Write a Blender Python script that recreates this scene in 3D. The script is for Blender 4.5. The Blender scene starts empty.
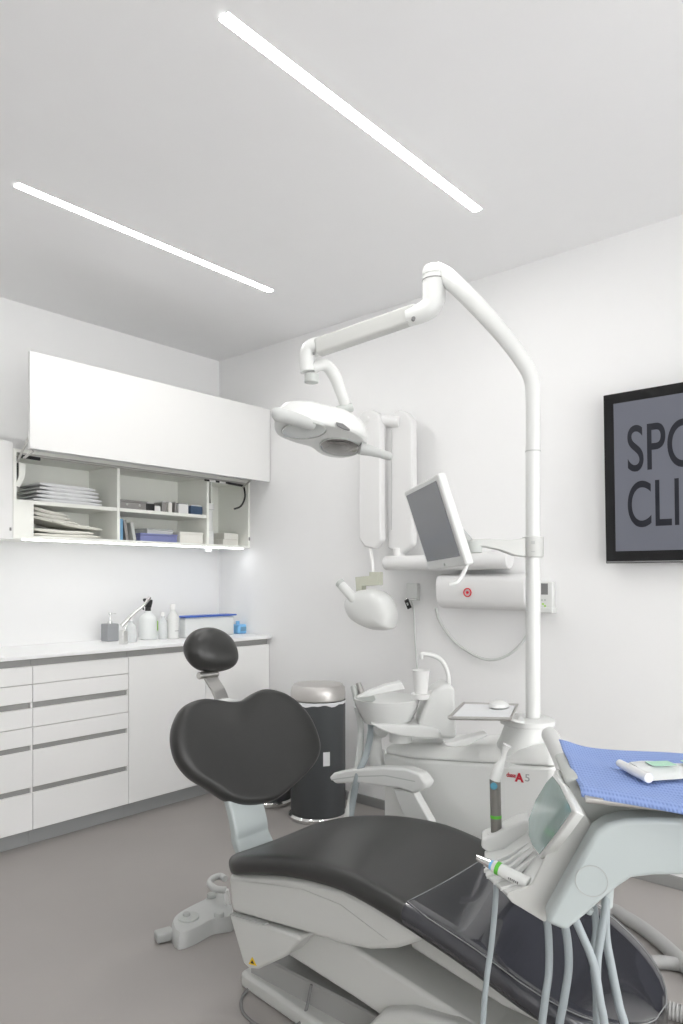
import bpy, bmesh, math, random
from mathutils import Vector, Matrix
random.seed(7)
S = bpy.context.scene
COL = S.collection
PI = math.pi
# ------------------------------------------------------------------ camera
F, CX, HY, H = 707.0, 341.5, 579.0, 1.237
TH = math.radians(41.15); SN, CS = math.sin(TH), math.cos(TH)
CAM = Vector((-3.011, -3.713, H))
def CW(X, D, z): return Vector((CAM.x + SN*X + CS*D, CAM.y - CS*X + SN*D, z))
def P(px, py, D): return CW((px-CX)/F*D, D, H-(py-HY)/F*D)
def PX(px, py, x0): return P(px, py, (x0-CAM.x)/(SN*(px-CX)/F+CS))
def PY(px, py, y0): return P(px, py, (y0-CAM.y)/(-CS*(px-CX)/F+SN))
def PZ(px, py, z0): return P(px, py, (H-z0)*F/(py-HY))
def PPL(px, py, pt, n):
    d = P(px, py, 1.0)-CAM
    return CAM + d*((pt-CAM).dot(n)/d.dot(n))
cam = bpy.data.cameras.new('camera'); co = bpy.data.objects.new('camera', cam); COL.objects.link(co)
cam.sensor_fit = 'HORIZONTAL'; cam.sensor_width = 36.0; cam.lens = F/683*36.0
cam.shift_y = (HY-512)/683.0; cam.clip_start = .02
co.location = CAM; co.rotation_euler = (PI/2, 0, TH-PI/2)
S.camera = co
# ------------------------------------------------------------------ materials
def mat(name, color, rough=.5, metal=0, spec=.5, noise=.0, nscale=8, bump=0, bscale=60, emit=None, estr=0, trans=0, alpha=1, coat=0, ior=1.45):
    m = bpy.data.materials.new(name); m.use_nodes = True
    nt = m.node_tree; b = nt.nodes['Principled BSDF']
    b.inputs['Base Color'].default_value = (*color, 1); b.inputs['Roughness'].default_value = rough
    b.inputs['Metallic'].default_value = metal; b.inputs['Specular IOR Level'].default_value = spec
    b.inputs['Transmission Weight'].default_value = trans; b.inputs['Alpha'].default_value = alpha
    b.inputs['Coat Weight'].default_value = coat; b.inputs['IOR'].default_value = ior
    tc = nt.nodes.new('ShaderNodeTexCoord')
    if noise:
        n = nt.nodes.new('ShaderNodeTexNoise'); n.inputs['Scale'].default_value = nscale; n.inputs['Detail'].default_value = 5
        nt.links.new(tc.outputs['Object'], n.inputs['Vector'])
        mx = nt.nodes.new('ShaderNodeMix'); mx.data_type = 'RGBA'
        mx.inputs[6].default_value = (*[max(0, c*(1-noise)) for c in color], 1)
        mx.inputs[7].default_value = (*[min(1, c*(1+noise)) for c in color], 1)
        nt.links.new(n.outputs['Fac'], mx.inputs[0]); nt.links.new(mx.outputs[2], b.inputs['Base Color'])
    if bump:
        n = nt.nodes.new('ShaderNodeTexNoise'); n.inputs['Scale'].default_value = bscale; n.inputs['Detail'].default_value = 3
        nt.links.new(tc.outputs['Object'], n.inputs['Vector'])
        bp = nt.nodes.new('ShaderNodeBump'); bp.inputs['Strength'].default_value = bump; bp.inputs['Distance'].default_value = .002
        nt.links.new(n.outputs['Fac'], bp.inputs['Height']); nt.links.new(bp.outputs['Normal'], b.inputs['Normal'])
    if emit:
        b.inputs['Emission Color'].default_value = (*emit, 1); b.inputs['Emission Strength'].default_value = estr
    return m
M = dict(
 wall=mat('wall_paint', (.86,.86,.858), .85, noise=.01, bump=.05, bscale=200),
 ceil=mat('ceiling_paint', (.89,.89,.895), .9, noise=.01),
 floor=mat('floor_vinyl', (.365,.343,.328), .5, noise=.07, nscale=2.5, bump=.05, bscale=150),
 skirt=mat('skirting_grey', (.27,.27,.265), .5, noise=.03),
 lam=mat('white_laminate', (.90,.90,.89), .35, noise=.01),
 lamin=mat('white_cabinet_inside', (.88,.89,.84), .5, noise=.01),
 gloss=mat('white_gloss_door', (.80,.80,.79), .25, noise=.005),
 alu=mat('grey_profile', (.37,.37,.36), .45, metal=.2, noise=.03),
 plinth=mat('grey_plinth', (.36,.37,.37), .4, noise=.03),
 dark=mat('dark_gap', (.05,.05,.05), .8, noise=.1),
 counter=mat('white_worktop', (.93,.93,.93), .4, noise=.01),
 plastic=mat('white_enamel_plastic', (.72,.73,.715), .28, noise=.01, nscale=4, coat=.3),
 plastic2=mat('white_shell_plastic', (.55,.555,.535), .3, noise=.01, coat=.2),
 pale=mat('pale_blue_white_plastic', (.44,.485,.485), .3, noise=.01, coat=.3),
 xarm=mat('wall_white_enamel', (.74,.74,.735), .5, noise=.01),
 greyh=mat('handle_satin_grey', (.52,.53,.52), .45, noise=.01),
 unitw=mat('unit_white_panel', (.86,.87,.85), .3, noise=.01, coat=.3),
 satin=mat('satin_white', (.82,.82,.81), .5, noise=.01),
 greyp=mat('light_grey_plastic', (.5,.52,.5), .45, noise=.02),
 greyu=mat('warm_grey_plastic', (.42,.43,.42), .45, noise=.02),
 beige=mat('greenish_beige_plastic', (.55,.56,.47), .5, noise=.02),
 leather=mat('black_leatherette', (.034,.034,.033), .34, noise=.1, nscale=15, bump=.10, bscale=350),
 cover=mat('dark_vinyl_under_film', (.03,.031,.038), .12, noise=.08, nscale=6, coat=.9),
 rim=mat('clear_film_rim', (.25,.255,.26), .2, noise=.02),
 chrome=mat('chrome', (.75,.75,.74), .15, metal=1, noise=.01),
 steel=mat('brushed_steel', (.55,.54,.52), .32, metal=1, noise=.04, nscale=30),
 satmet=mat('satin_metal_lid', (.62,.6,.58), .38, metal=.85, noise=.03, nscale=20),
 bin=mat('anthracite_bin', (.066,.071,.075), .45, noise=.04),
 black=mat('black_plastic', (.015,.015,.016), .35, noise=.05),
 tvframe=mat('tv_black_gloss', (.008,.008,.009), .12, noise=.05),
 tvscreen=mat('tv_screen_grey', (.08,.082,.10), .12, noise=.02, emit=(.16,.17,.2), estr=.35),
 ink=mat('sign_ink_dark', (.006,.007,.014), .6, noise=.02),
 screen=mat('monitor_glass', (.21,.215,.23), .2, noise=.03),
 lens=mat('lamp_lens', (.32,.31,.30), .06, metal=.75, noise=.15, nscale=40),
 lens2=mat('lamp_lens_frosted', (.62,.64,.63), .12, metal=.3, noise=.1, nscale=30),
 hose=mat('grey_hose_rubber', (.33,.37,.385), .45, noise=.03),
 hosew=mat('white_hose', (.62,.64,.62), .45, noise=.02),
 floorhose=mat('grey_floor_hose', (.38,.38,.375), .5, noise=.04),
 cord=mat('dark_grey_cord', (.2,.2,.2), .5, noise=.05),
 handp=mat('grey_metal_handle', (.26,.25,.235), .35, metal=.6, noise=.06, nscale=30),
 green=mat('green_band', (.12,.5,.05), .4, noise=.02),
 blueb=mat('blue_button', (.08,.3,.42), .35, noise=.03),
 red=mat('logo_red', (.55,.02,.04), .5, noise=.02),
 lred=mat('ring_red', (.7,.03,.05), .5, noise=.02),
 lgrey=mat('logo_grey', (.42,.42,.42), .5, noise=.02),
 glassy=mat('display_glass', (.33,.46,.44), .08, noise=.35, nscale=9, coat=.6),
 yellow=mat('warning_yellow', (.75,.5,.02), .5, noise=.02),
 bluelid=mat('blue_lid', (.04,.12,.5), .4, noise=.02),
 sky=mat('sky_blue_plastic', (.22,.52,.85), .35, noise=.03),
 clear=mat('translucent_plastic', (.93,.95,.95), .25, noise=.01, trans=.5, ior=1.1),
 clearw=mat('milky_plastic', (.92,.94,.93), .35, noise=.01, trans=.3, ior=1.1),
 glass=mat('window_glass', (.95,.97,.97), .02, trans=1, ior=1.01),
 paper=mat('white_paper', (.80,.81,.82), .7, noise=.03, nscale=20),
 paper2=mat('cream_paper', (.74,.73,.67), .7, noise=.05, nscale=20),
 card=mat('white_card', (.80,.79,.74), .6, noise=.02),
 purple=mat('violet_blue_box', (.20,.22,.42), .4, noise=.05),
 navy=mat('navy_label', (.05,.09,.16), .5, noise=.05),
 bookb=mat('blue_cover', (.16,.33,.5), .4, noise=.05),
 greybox=mat('grey_metal_box', (.33,.32,.31), .35, metal=.5, noise=.06),
 mint=mat('mint_print', (.45,.72,.55), .4, noise=.3, nscale=40),
 soap=mat('grey_dispenser', (.33,.34,.35), .5, noise=.02),
 lime=mat('lime_label', (.35,.65,.08), .5, noise=.02),
 strip=mat('led_strip_diffuser', (1,1,1), .5, emit=(1,.99,.97), estr=46),
 led=mat('led_under_cabinet', (1,1,1), .5, emit=(.95,.97,1), estr=5.5),
)
def cloth_mat():
    m = bpy.data.materials.new('blue_bib_paper'); m.use_nodes = True
    nt = m.node_tree; b = nt.nodes['Principled BSDF']; b.inputs['Roughness'].default_value = .85
    uv = nt.nodes.new('ShaderNodeUVMap')
    sep = nt.nodes.new('ShaderNodeSeparateXYZ'); nt.links.new(uv.outputs[0], sep.inputs[0])
    def math_(op, a, v=None, b_=None):
        n = nt.nodes.new('ShaderNodeMath'); n.operation = op
        nt.links.new(a, n.inputs[0])
        if v is not None: n.inputs[1].default_value = v
        if b_ is not None: nt.links.new(b_, n.inputs[1])
        return n.outputs[0]
    # fine embossed ticks: stripes across u, broken in rows along v
    su = math_('SINE', math_('MULTIPLY', sep.outputs[0], 2*PI*85)); sv = math_('SINE', math_('MULTIPLY', sep.outputs[1], 2*PI*26))
    pu = math_('MULTIPLY_ADD', su, .5); pu.node.inputs[2].default_value = .5
    pv = math_('MULTIPLY_ADD', sv, .5); pv.node.inputs[2].default_value = .5
    h = math_('MULTIPLY', pu, None, pv)
    mx = nt.nodes.new('ShaderNodeMix'); mx.data_type = 'RGBA'
    mx.inputs[6].default_value = (.28,.385,.70,1); mx.inputs[7].default_value = (.18,.27,.57,1)
    nt.links.new(h, mx.inputs[0]); nt.links.new(mx.outputs[2], b.inputs['Base Color'])
    bp = nt.nodes.new('ShaderNodeBump'); bp.inputs['Strength'].default_value = .5; bp.inputs['Distance'].default_value = .002
    nt.links.new(h, bp.inputs['Height']); nt.links.new(bp.outputs['Normal'], b.inputs['Normal'])
    return m
M['cloth'] = cloth_mat()
# ------------------------------------------------------------------ object helpers
WL = {}
def thing(name, label, cat, loc=(0,0,0), group=None):
    o = bpy.data.objects.new(name, None); COL.objects.link(o); o.location = loc; o.empty_display_size = .05
    o['label'] = label; o['category'] = cat
    if group: o['group'] = group
    WL[o] = Vector(loc); return o
def obj(name, bm, m, parent=None, bevel=0, seg=2, sub=0, smooth=True, label=None, angle=40):
    """link bm (world coordinates) as one mesh object"""
    bmesh.ops.remove_doubles(bm, verts=bm.verts, dist=1e-6)
    bmesh.ops.recalc_face_normals(bm, faces=bm.faces)
    vs = [v.co for v in bm.verts]
    lo = Vector([min(v[i] for v in vs) for i in range(3)]); hi = Vector([max(v[i] for v in vs) for i in range(3)])
    org = Vector(((lo.x+hi.x)/2, (lo.y+hi.y)/2, lo.z))
    bmesh.ops.translate(bm, verts=bm.verts, vec=-org)
    me = bpy.data.meshes.new(name); bm.to_mesh(me); bm.free(); me.materials.append(M[m] if isinstance(m, str) else m)
    o = bpy.data.objects.new(name, me); COL.objects.link(o); WL[o] = org
    if parent is not None: o.parent = parent; o.location = org-WL[parent]
    else: o.location = org
    if smooth:
        for p in me.polygons: p.use_smooth = True
        if not sub: me.set_sharp_from_angle(angle=math.radians(angle))
    if bevel:
        b = o.modifiers.new('bevel', 'BEVEL'); b.width = bevel; b.segments = seg; b.limit_method = 'ANGLE'; b.angle_limit = math.radians(35); b.harden_normals = False
        for p in me.polygons: p.use_smooth = True
        if seg >= 2: me.set_sharp_from_angle(angle=math.radians(180))
        w = o.modifiers.new('wn', 'WEIGHTED_NORMAL'); w.keep_sharp = True
    if sub:
        s = o.modifiers.new('sub', 'SUBSURF'); s.levels = sub; s.render_levels = sub
    if label: o['label'] = label
    return o
def tag(o, label, cat, group=None):
    o['label'] = label; o['category'] = cat
    if group: o['group'] = group
    return o
def struct(name, bm, m, **k):
    o = obj(name, bm, m, **k)
    if o.parent is None: o['kind'] = 'structure'
    return o
def B(): return bmesh.new()
def face(bm, vs):
    try: bm.faces.new(vs)
    except ValueError: pass
def bx(bm, x0, x1, y0, y1, z0, z1):
    v = [bm.verts.new(c) for c in [(x0,y0,z0),(x1,y0,z0),(x1,y1,z0),(x0,y1,z0),(x0,y0,z1),(x1,y0,z1),(x1,y1,z1),(x0,y1,z1)]]
    for f in [(0,3,2,1),(4,5,6,7),(0,1,5,4),(1,2,6,5),(2,3,7,6),(3,0,4,7)]: bm.faces.new([v[i] for i in f])
    return bm
def obx(bm, c, ax, ay, az, sx, sy, sz):
    """oriented box: centre c, unit axes, full sizes"""
    vs = []
    for k in (-1,1):
        for i, j in ((-1,-1),(1,-1),(1,1),(-1,1)):
            vs.append(bm.verts.new(c+ax*(i*sx/2)+ay*(j*sy/2)+az*(k*sz/2)))
    for f in [(0,3,2,1),(4,5,6,7),(0,1,5,4),(1,2,6,5),(2,3,7,6),(3,0,4,7)]: bm.faces.new([vs[i] for i in f])
    return bm
def loft(bm, rings, cap=True, closed=True):
    R = [[bm.verts.new(p) for p in r] for r in rings]
    n = len(R[0])
    for a, b in zip(R, R[1:]):
        for i in range(n if closed else n-1):
            face(bm, [a[i], a[(i+1) % n], b[(i+1) % n], b[i]])
    if cap: face(bm, R[0][::-1]); face(bm, R[-1])
    return bm
def prism(bm, pts, vec):
    pts = [Vector(p) for p in pts]; vec = Vector(vec)
    return loft(bm, [pts, [p+vec for p in pts]])
def crom(pts, n=6, closed=False):
    pts = [Vector(p) for p in pts]; out = []; L = len(pts)
    rng = range(L) if closed else range(L-1)
    for i in rng:
        if closed: a, b, c, d = pts[i-1], pts[i], pts[(i+1) % L], pts[(i+2) % L]
        else: a, b, c, d = pts[max(i-1,0)], pts[i], pts[i+1], pts[min(i+2,L-1)]
        for k in range(n):
            t = k/n
            out.append(.5*((2*b)+(c-a)*t+(2*a-5*b+4*c-d)*t*t+(3*b-a-3*c+d)*t**3))
    if not closed: out.append(pts[-1])
    return out
def tube(bm, pts, r, seg=10, n=6, closed=False, flat=1.0, up=None):
    """r: number or list per control point"""
    path = crom(pts, n, closed) if n > 1 else [Vector(p) for p in pts]
    if isinstance(r, (list, tuple)):
        rr = [v.x for v in crom([(q,0,0) for q in r], n, closed)] if n > 1 else list(r)
    else: rr = [r]*len(path)
    rings = []; prev = None; L = len(path)
    for i, p in enumerate(path):
        t = (path[(i+1) % L] if (closed or i < L-1) else p)-(path[i-1] if (closed or i > 0) else p)
        t.normalize()
        if prev is None:
            u = Vector(up) if up else (Vector((0,0,1)) if abs(t.z) < .9 else Vector((1,0,0)))
            u = (u-t*u.dot(t)).normalized()
        else:
            u = (prev-t*prev.dot(t)).normalized()
        prev = u; v = t.cross(u)
        rings.append([p+(u*math.cos(2*PI*k/seg)*rr[i]*flat+v*math.sin(2*PI*k/seg)*rr[i]) for k in range(seg)])
    if closed: rings.append(rings[0]); return loft(bm, rings, cap=False)
    return loft(bm, rings)
def lathe(bm, c, prof, seg=32, ax=(0,0,1)):
    c = Vector(c); ax = Vector(ax).normalized()
    u = Vector((1,0,0)) if abs(ax.x) < .9 else Vector((0,1,0)); u = (u-ax*u.dot(ax)).normalized(); v = ax.cross(u)
    rings = [[c+ax*z+(u*math.cos(2*PI*k/seg)+v*math.sin(2*PI*k/seg))*max(r,1e-4) for k in range(seg)] for r, z in prof]
    return loft(bm, rings)
def text_mesh(body, size, at, xdir, ydir, depth=.001, sx=1.0, bold=0):
    cu = bpy.data.curves.new('t', 'FONT'); cu.body = body; cu.size = size; cu.extrude = depth; cu.offset = bold
    o = bpy.data.objects.new('t', cu); COL.objects.link(o)
    bpy.context.view_layer.update()
    me = bpy.data.meshes.new_from_object(o.evaluated_get(bpy.context.evaluated_depsgraph_get()))
    bpy.data.objects.remove(o)
    bm = B(); bm.from_mesh(me); xd = Vector(xdir).normalized(); yd = Vector(ydir).normalized(); zd = xd.cross(yd)
    for v in bm.verts: v.co = Vector(at)+xd*v.co.x*sx+yd*v.co.y+zd*v.co.z
    return bm
def copy_tree(root, loc, label=None):
    r = root.copy(); COL.objects.link(r); r.location = loc; WL[r] = Vector(loc)
    if label: r['label'] = label
    for ch in root.children:
        c = ch.copy(); COL.objects.link(c); c.parent = r
        for g in ch.children:
            d = g.copy(); COL.objects.link(d); d.parent = c
    return r
Xa, Ya, Za = Vector((1,0,0)), Vector((0,1,0)), Vector((0,0,1))
# ------------------------------------------------------------------ room shell
CH = 2.687; X0, Y0 = -5.0, -5.8
struct('floor', bx(B(), X0-.1, .1, Y0-.1, .1, -.1, 0), 'floor', smooth=False)
# ceiling with two recessed slots
LX0, LX1 = -1.843, -.562; LY = [(-2.308,-2.264), (-1.124,-1.079)]
bm = B()
ys = [Y0-.1] + [v for p in LY for v in p] + [.1]
bx(bm, X0-.1, .1, Y0-.1, LY[0][0], CH, CH+.1)
bx(bm, X0-.1, .1, LY[0][1], LY[1][0], CH, CH+.1)
bx(bm, X0-.1, .1, LY[1][1], .1, CH, CH+.1)
for a, b in LY:
    bx(bm, X0-.1, LX0, a, b, CH, CH+.1); bx(bm, LX1, .1, a, b, CH, CH+.1); bx(bm, LX0, LX1, a, b, CH+.03, CH+.1)
struct('ceiling', bm, 'ceil', smooth=False)
for i, (a, b) in enumerate(LY):
    t = thing('recessed_light', 'long white light strip recessed in the ceiling, '+('nearer the camera and wider' if i == 0 else 'farther one, towards the cabinets'), 'ceiling light', ((LX0+LX1)/2, (a+b)/2, CH), 'recessed ceiling light strips')
    bm = B(); w = .0025
    bx(bm, LX0, LX1, a, a+w, CH-.0005, CH+.03); bx(bm, LX0, LX1, b-w, b, CH-.0005, CH+.03)
    bx(bm, LX0, LX0+w, a, b, CH-.0005, CH+.03); bx(bm, LX1-w, LX1, a, b, CH-.0005, CH+.03)
    obj('frame', bm, 'satin', t, smooth=False)
    ym = (a+b)/2; hw_ = (b-a)/2-w
    obj('diffuser', prism(B(), [(LX0+w, ym+dy*hw_, CH+dz) for dy, dz in ((-1,.012),(1,.012),(1,.0015),(.6,-.0014),(0,-.0026),(-.6,-.0014),(-1,.0015))], (LX1-LX0-2*w,0,0)), 'strip', t, smooth=False)
struct('wall_cabinets', bx(B(), X0-.1, .1, 0, .1, 0, CH), 'wall', smooth=False)
struct('wall_right', bx(B(), 0, .1, Y0-.1, 0, 0, CH), 'wall', smooth=False)
def wall_open(name, horiz, pos, a0, a1, opens, out):
    bm = B(); cur = a0
    def seg(u0, u1, z0, z1):
        if u1-u0 < 1e-4: return
        if horiz: bx(bm, u0, u1, min(pos,pos+out), max(pos,pos+out), z0, z1)
        else: bx(bm, min(pos,pos+out), max(pos,pos+out), u0, u1, z0, z1)
    for u0, u1, z0, z1 in opens:
        seg(cur, u0, 0, CH); seg(u0, u1, 0, z0); seg(u0, u1, z1, CH); cur = u1
    seg(cur, a1, 0, CH)
    struct(name, bm, 'wall', smooth=False)
WB = [(-4.8, -2.7, .08, 2.45), (-2.4, -.3, .08, 2.45)]; WLf = [(-5.4, -3.2, .35, 2.45), (-2.8, -.8, .35, 2.45)]  # unseen back-wall openings, added to let in fill light
wall_open('wall_back', True, Y0, X0, 0, WB, -.1)
wall_open('wall_left', False, X0, Y0, 0, [], -.1)
wi = 0
for horiz, lst in ((True, WB),):
    for u0, u1, z0, z1 in lst:
        wi += 1; bm = B(); w = .05
        def q(a0, a1, b0, b1, d=.04, bm=bm):
            if horiz: bx(bm, a0, a1, Y0-.05-d/2, Y0-.05+d/2, b0, b1)
            else: bx(bm, X0-.05-d/2, X0-.05+d/2, a0, a1, b0, b1)
        q(u0, u1, z0, z0+w); q(u0, u1, z1-w, z1); q(u0, u0+w, z0+w, z1-w); q(u1-w, u1, z0+w, z1-w); q((u0+u1)/2-w/2, (u0+u1)/2+w/2, z0+w, z1-w)
        f = struct('window_%d' % wi, bm, 'satin', smooth=False)  # frame of an unseen window added for fill light
# skirting on the right wall
struct('baseboard_right', bx(B(), -.012, -.0002, Y0, -.49, 0, .05), 'skirt', bevel=.002, seg=1)
# ------------------------------------------------------------------ base cabinets
FY = -.49                     # plane of the fronts
MOD = [(-2.49,-1.99),(-1.99,-1.49),(-1.49,-.99),(-.99,-.495),(-.495,-.002)]
def cabinet(x0, x1, kind, label):
    t = thing('base_cabinet', label, 'cabinet', ((x0+x1)/2, -.25, 0), 'white base cabinets along the wall')
    bm = B(); bx(bm, x0+.001, x1-.001, FY+.02, -.001, .075, .868)
    obj('body', bm, 'alu', t, smooth=False)
    obj('plinth', bx(B(), x0+.0005, x1-.0005, FY+.045, FY+.06, 0, .075), 'plinth', t, smooth=False)
    g = .0015
    if kind == 'drawers':
        for z0, z1 in [(.752,.834),(.668,.749),(.554,.640),(.470,.551),(.276,.445),(.079,.249)]:
            bm = bx(B(), x0+g, x1-g, FY, FY+.0195, z0, z1)
            d = obj('drawer', bm, 'lam', t, bevel=.001, seg=1)
        for z in (.654, .4575, .2625):
            obj('grip_rail', bx(B(), x0+g, x1-g-.008, FY+.012, FY+.0198, z-.0125, z+.0125), 'alu', t, smooth=False)
            obj('side_strip', bx(B(), x1-g-.0078, x1-g, FY+.001, FY+.0195, z-.0125, z+.0125), 'lam', t, smooth=False)
    else:
        obj('door', bx(B(), x0+g, x1-g, FY, FY+.0195, .079, .834), 'lam', t, bevel=.001, seg=1)
    return t
cabinet(*MOD[1], 'drawers', 'white drawer base cabinet cut off by the left edge of the photo')
cabinet(*MOD[2], 'drawers', 'full six drawer white base cabinet with three grey grip rails')
cabinet(*MOD[3], 'door', 'plain white door base cabinet next to the drawers, behind the backrest')
cabinet(*MOD[4], 'door', 'plain white door base cabinet against the right wall')
tag(obj('worktop', bx(B(), -1.99, -.001, -.51, -.001, .869, .887), 'counter', bevel=.003, seg=2), 'long thin white worktop over the base cabinets', 'worktop')
# ------------------------------------------------------------------ wall cabinet with the lifted door
UX0, UX1, UY, UZ0, UZ1 = -1.5, -.002, -.31, 1.432, 1.862
cab = thing('wall_cabinet', 'open white wall cabinet with its lift-up door raised', 'cabinet', ((UX0+UX1)/2, UY/2, UZ0))
T = .016
bm = B(); yb = -.001
bx(bm, UX0, UX1, UY, yb, UZ0, UZ0+T); bx(bm, UX0, UX1, UY, yb, UZ1-T, UZ1)
bx(bm, UX0, UX0+T, UY, yb, UZ0+T, UZ1-T); bx(bm, UX1-T, UX1, UY, yb, UZ0+T, UZ1-T)
bx(bm, UX0+T, UX1-T, -.012, yb, UZ0+T, UZ1-T)
obj('carcass', bm, 'lamin', cab, smooth=False)
SZ = 1.612
D1, D2 = -.935, -.335
for x in (D1, D2): obj('divider', bx(B(), x-T/2, x+T/2, UY+.004, -.0125, UZ0+T+.0002, UZ1-T-.0002), 'lamin', cab, smooth=False)
obj('shelf', bx(B(), UX0+T+.0003, D1-T/2-.0003, UY+.008, -.0125, SZ-.009, SZ+.009), 'lamin', cab, smooth=False)
obj('shelf', bx(B(), D1+T/2+.0003, D2-T/2-.0003, UY+.008, -.0125, SZ-.009, SZ+.009), 'lamin', cab, smooth=False)
obj('side_filler', bx(B(), UX0+T+.0003, UX0+T+.085, UY+.004, UY+.02, UZ0+T+.0003, SZ-.0095), 'lamin', cab, smooth=False)
obj('partition', bx(B(), D2+.115, D2+.123, UY+.12, -.0125, UZ0+T+.0003, UZ1-T-.0003), 'lamin', cab, smooth=False)
# lifted door
DY = -.5; DX0, DX1, DZ0, DZ1 = -1.508, -.006, 1.838, 2.286
obj('lift_door', bx(B(), DX0, DX1, DY, DY+.02, DZ0, DZ1), 'gloss', cab, bevel=.0015, seg=1)
obj('top_rail', bx(B(), UX0+T+.01, UX1-T-.01, UY-.012, UY+.006, UZ1-.03, UZ1-.018), 'steel', cab, bevel=.003, seg=2)
bm = B()
tube(bm, [PY(17.5,462,-.325), PY(22,452,-.38), PY(29,436,-.475)], .005, 8, 4)
tube(bm, [PY(24,458,-.40), PY(33,451,-.46)], .006, 8, 2)
obj('lift_arm', bm, 'steel', cab)
bm = B(); tube(bm, [PY(20,456,-.325), PY(40,459,-.335)], .009, 8, 2); tube(bm, [PY(16,456,-.29), PY(17.5,468,-.292), PY(16,482,-.29)], .0055, 8, 4)
obj('gas_strut', bm, 'black', cab)
obj('mechanism_cover', prism(B(), [PY(19,462,-.30), PY(26,465,-.30), PY(25,477,-.30), PY(20,487,-.30), PY(15,486,-.30), PY(19,476,-.30)], (0,.012,0)), 'lamin', cab, bevel=.001, seg=1)
bm = B(); tube(bm, [PY(205,480,-.325), PY(228,483,-.325)], .006, 8, 2)
tube(bm, [PY(228,483,-.325), PY(244,486,-.325)], .008, 8, 2); tube(bm, [PY(244,487,-.315), PY(245,497,-.30), PY(241,506,-.28), PY(234,509,-.26)], .006, 8, 4)
obj('gas_strut', bm, 'black', cab)
for p in ((212, 481), (222, 482.5)):
    obj('strut_collar', tube(B(), [PY(p[0]-3,p[1]-.4,-.325), PY(p[0]+3,p[1]+.4,-.325)], .0075, 8, 1), 'satin', cab)
obj('lift_arm', tube(B(), [PY(243,487,-.33), PY(251,480,-.47)], .006, 8, 2), 'steel', cab)
bm = B(); bx(bm, UX0+.06, UX1-.05, UY+.008, UY+.04, UZ0-.006, UZ0-.0003)
obj('led_strip', bm, 'led', cab, smooth=False)
c2 = thing('wall_cabinet', 'closed white wall cabinet at the left edge of the photo', 'cabinet', (-1.75, UY/2, UZ0))
obj('body', bx(B(), -1.99, UX0-.002, UY+.02, -.001, UZ0, UZ1+.03), 'lamin', c2, smooth=False)
obj('door', bx(B(), -1.99, UX0-.002, UY-.002, UY+.019, UZ0-.005, UZ1+.03), 'gloss', c2, bevel=.0015, seg=1)
obj('edge_bumper', bx(B(), UX0-.018, UX0-.010, UY-.005, UY-.002, UZ0+.035, UZ0+.05), 'cord', c2, smooth=False)
obj('edge_bumper', bx(B(), UX1-.012, UX1-.004, UY-.004, UY, UZ0+.05, UZ0+.07), 'cord', cab, smooth=False)
# contents -------------------------------------------------------------
zs = SZ+.0092; zb = UZ0+T+.0003
def slab(bm, c, rot, sx, sy, sz, tilt=0, tiltx=0, bend=.0, nx=10):
    R = Matrix.Rotation(rot, 3, 'Z') @ Matrix.Rotation(tilt, 3, 'Y') @ Matrix.Rotation(tiltx, 3, 'X')
    rings = []
    for i in range(nx+1):
        x = (i/nx-.5)*sx; zz = bend*math.cos(PI*i/nx*2.3)
        taper = 1-.6*(abs(i/nx-.5)*2)**4
        rings.append([Vector(c)+R @ Vector((x, y, zz+z*taper)) for y, z in ((-sy/2,0),(-sy/2*.96,-sz/2),(sy/2*.96,-sz/2),(sy/2,0),(sy/2*.96,sz/2),(-sy/2*.96,sz/2))])
    return loft(bm, rings)
lab = ['lowest folded white sheet in the stack on the upper left shelf', 'second folded white sheet up in the upper left stack', 'third folded white sheet up in the upper left stack', 'fourth folded white sheet up in the upper left stack', 'topmost folded white sheet of the stack on the upper left shelf']
for k in range(5):
    o = obj('folded_sheet', slab(B(), (-1.19+.008*(k % 2)-.004*k, -.155, zs+.0105+.0195*k), .03*(k-2), .36-.012*k, .23, .018, tilt=.012, bend=.001), 'paper')
    tag(o, lab[k], 'folded sheet', 'white folded sheets on the upper left shelf')
spots = [(-1.20,.010,.36,0), (-1.22,.030,.32,.02), (-1.15,.052,.28,.10), (-1.26,.072,.24,.10), (-1.29,.093,.20,.12), (-1.30,.113,.19,.16)]
desc = ['at the very bottom', 'second from the bottom', 'sloping down to the right', 'in the middle of the heap', 'just below the top', 'on top of the heap']
for k, (x, z, L, tl) in enumerate(spots):
    o = obj('folded_pouch', slab(B(), (x, -.17, zb+z+(.012 if tl > .05 else 0)), .05*(k % 3-1), L, .2, .017, tilt=tl, bend=.0015), 'paper2')
    tag(o, 'cream white folded pouch in the lower left compartment, '+desc[k], 'pouch', 'folded pouches in the lower left compartment')
def boxt(name, label, cat, x0, x1, y0, y1, z0, z1, m, lid=None, bev=.003, group=None, lm=None):
    t = thing(name, label, cat, ((x0+x1)/2, (y0+y1)/2, z0), group)
    zl = z1-(z1-z0)*.22 if lid else z1
    obj('body', bx(B(), x0, x1, y0, y1, z0, zl-.0003), m, t, bevel=bev, seg=2)
    if lid: obj('lid', bx(B(), x0-.002, x1+.002, y0-.002, y1+.002, zl, z1), lm or m, t, bevel=bev*.6, seg=2)
    return t
t = boxt('metal_box', 'flat grey metal box on the upper middle shelf of the open cabinet', 'box', -.915, -.735, -.28, -.12, zs, zs+.05, 'greybox', lid=1)
for x in (-.87, -.79): obj('catch', lathe(B(), (x, -.2805, zs+.024), [(.0005,0),(.006,0),(.006,-.004),(.0005,-.0045)], 12, (0,1,0)), 'chrome', t)
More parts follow.
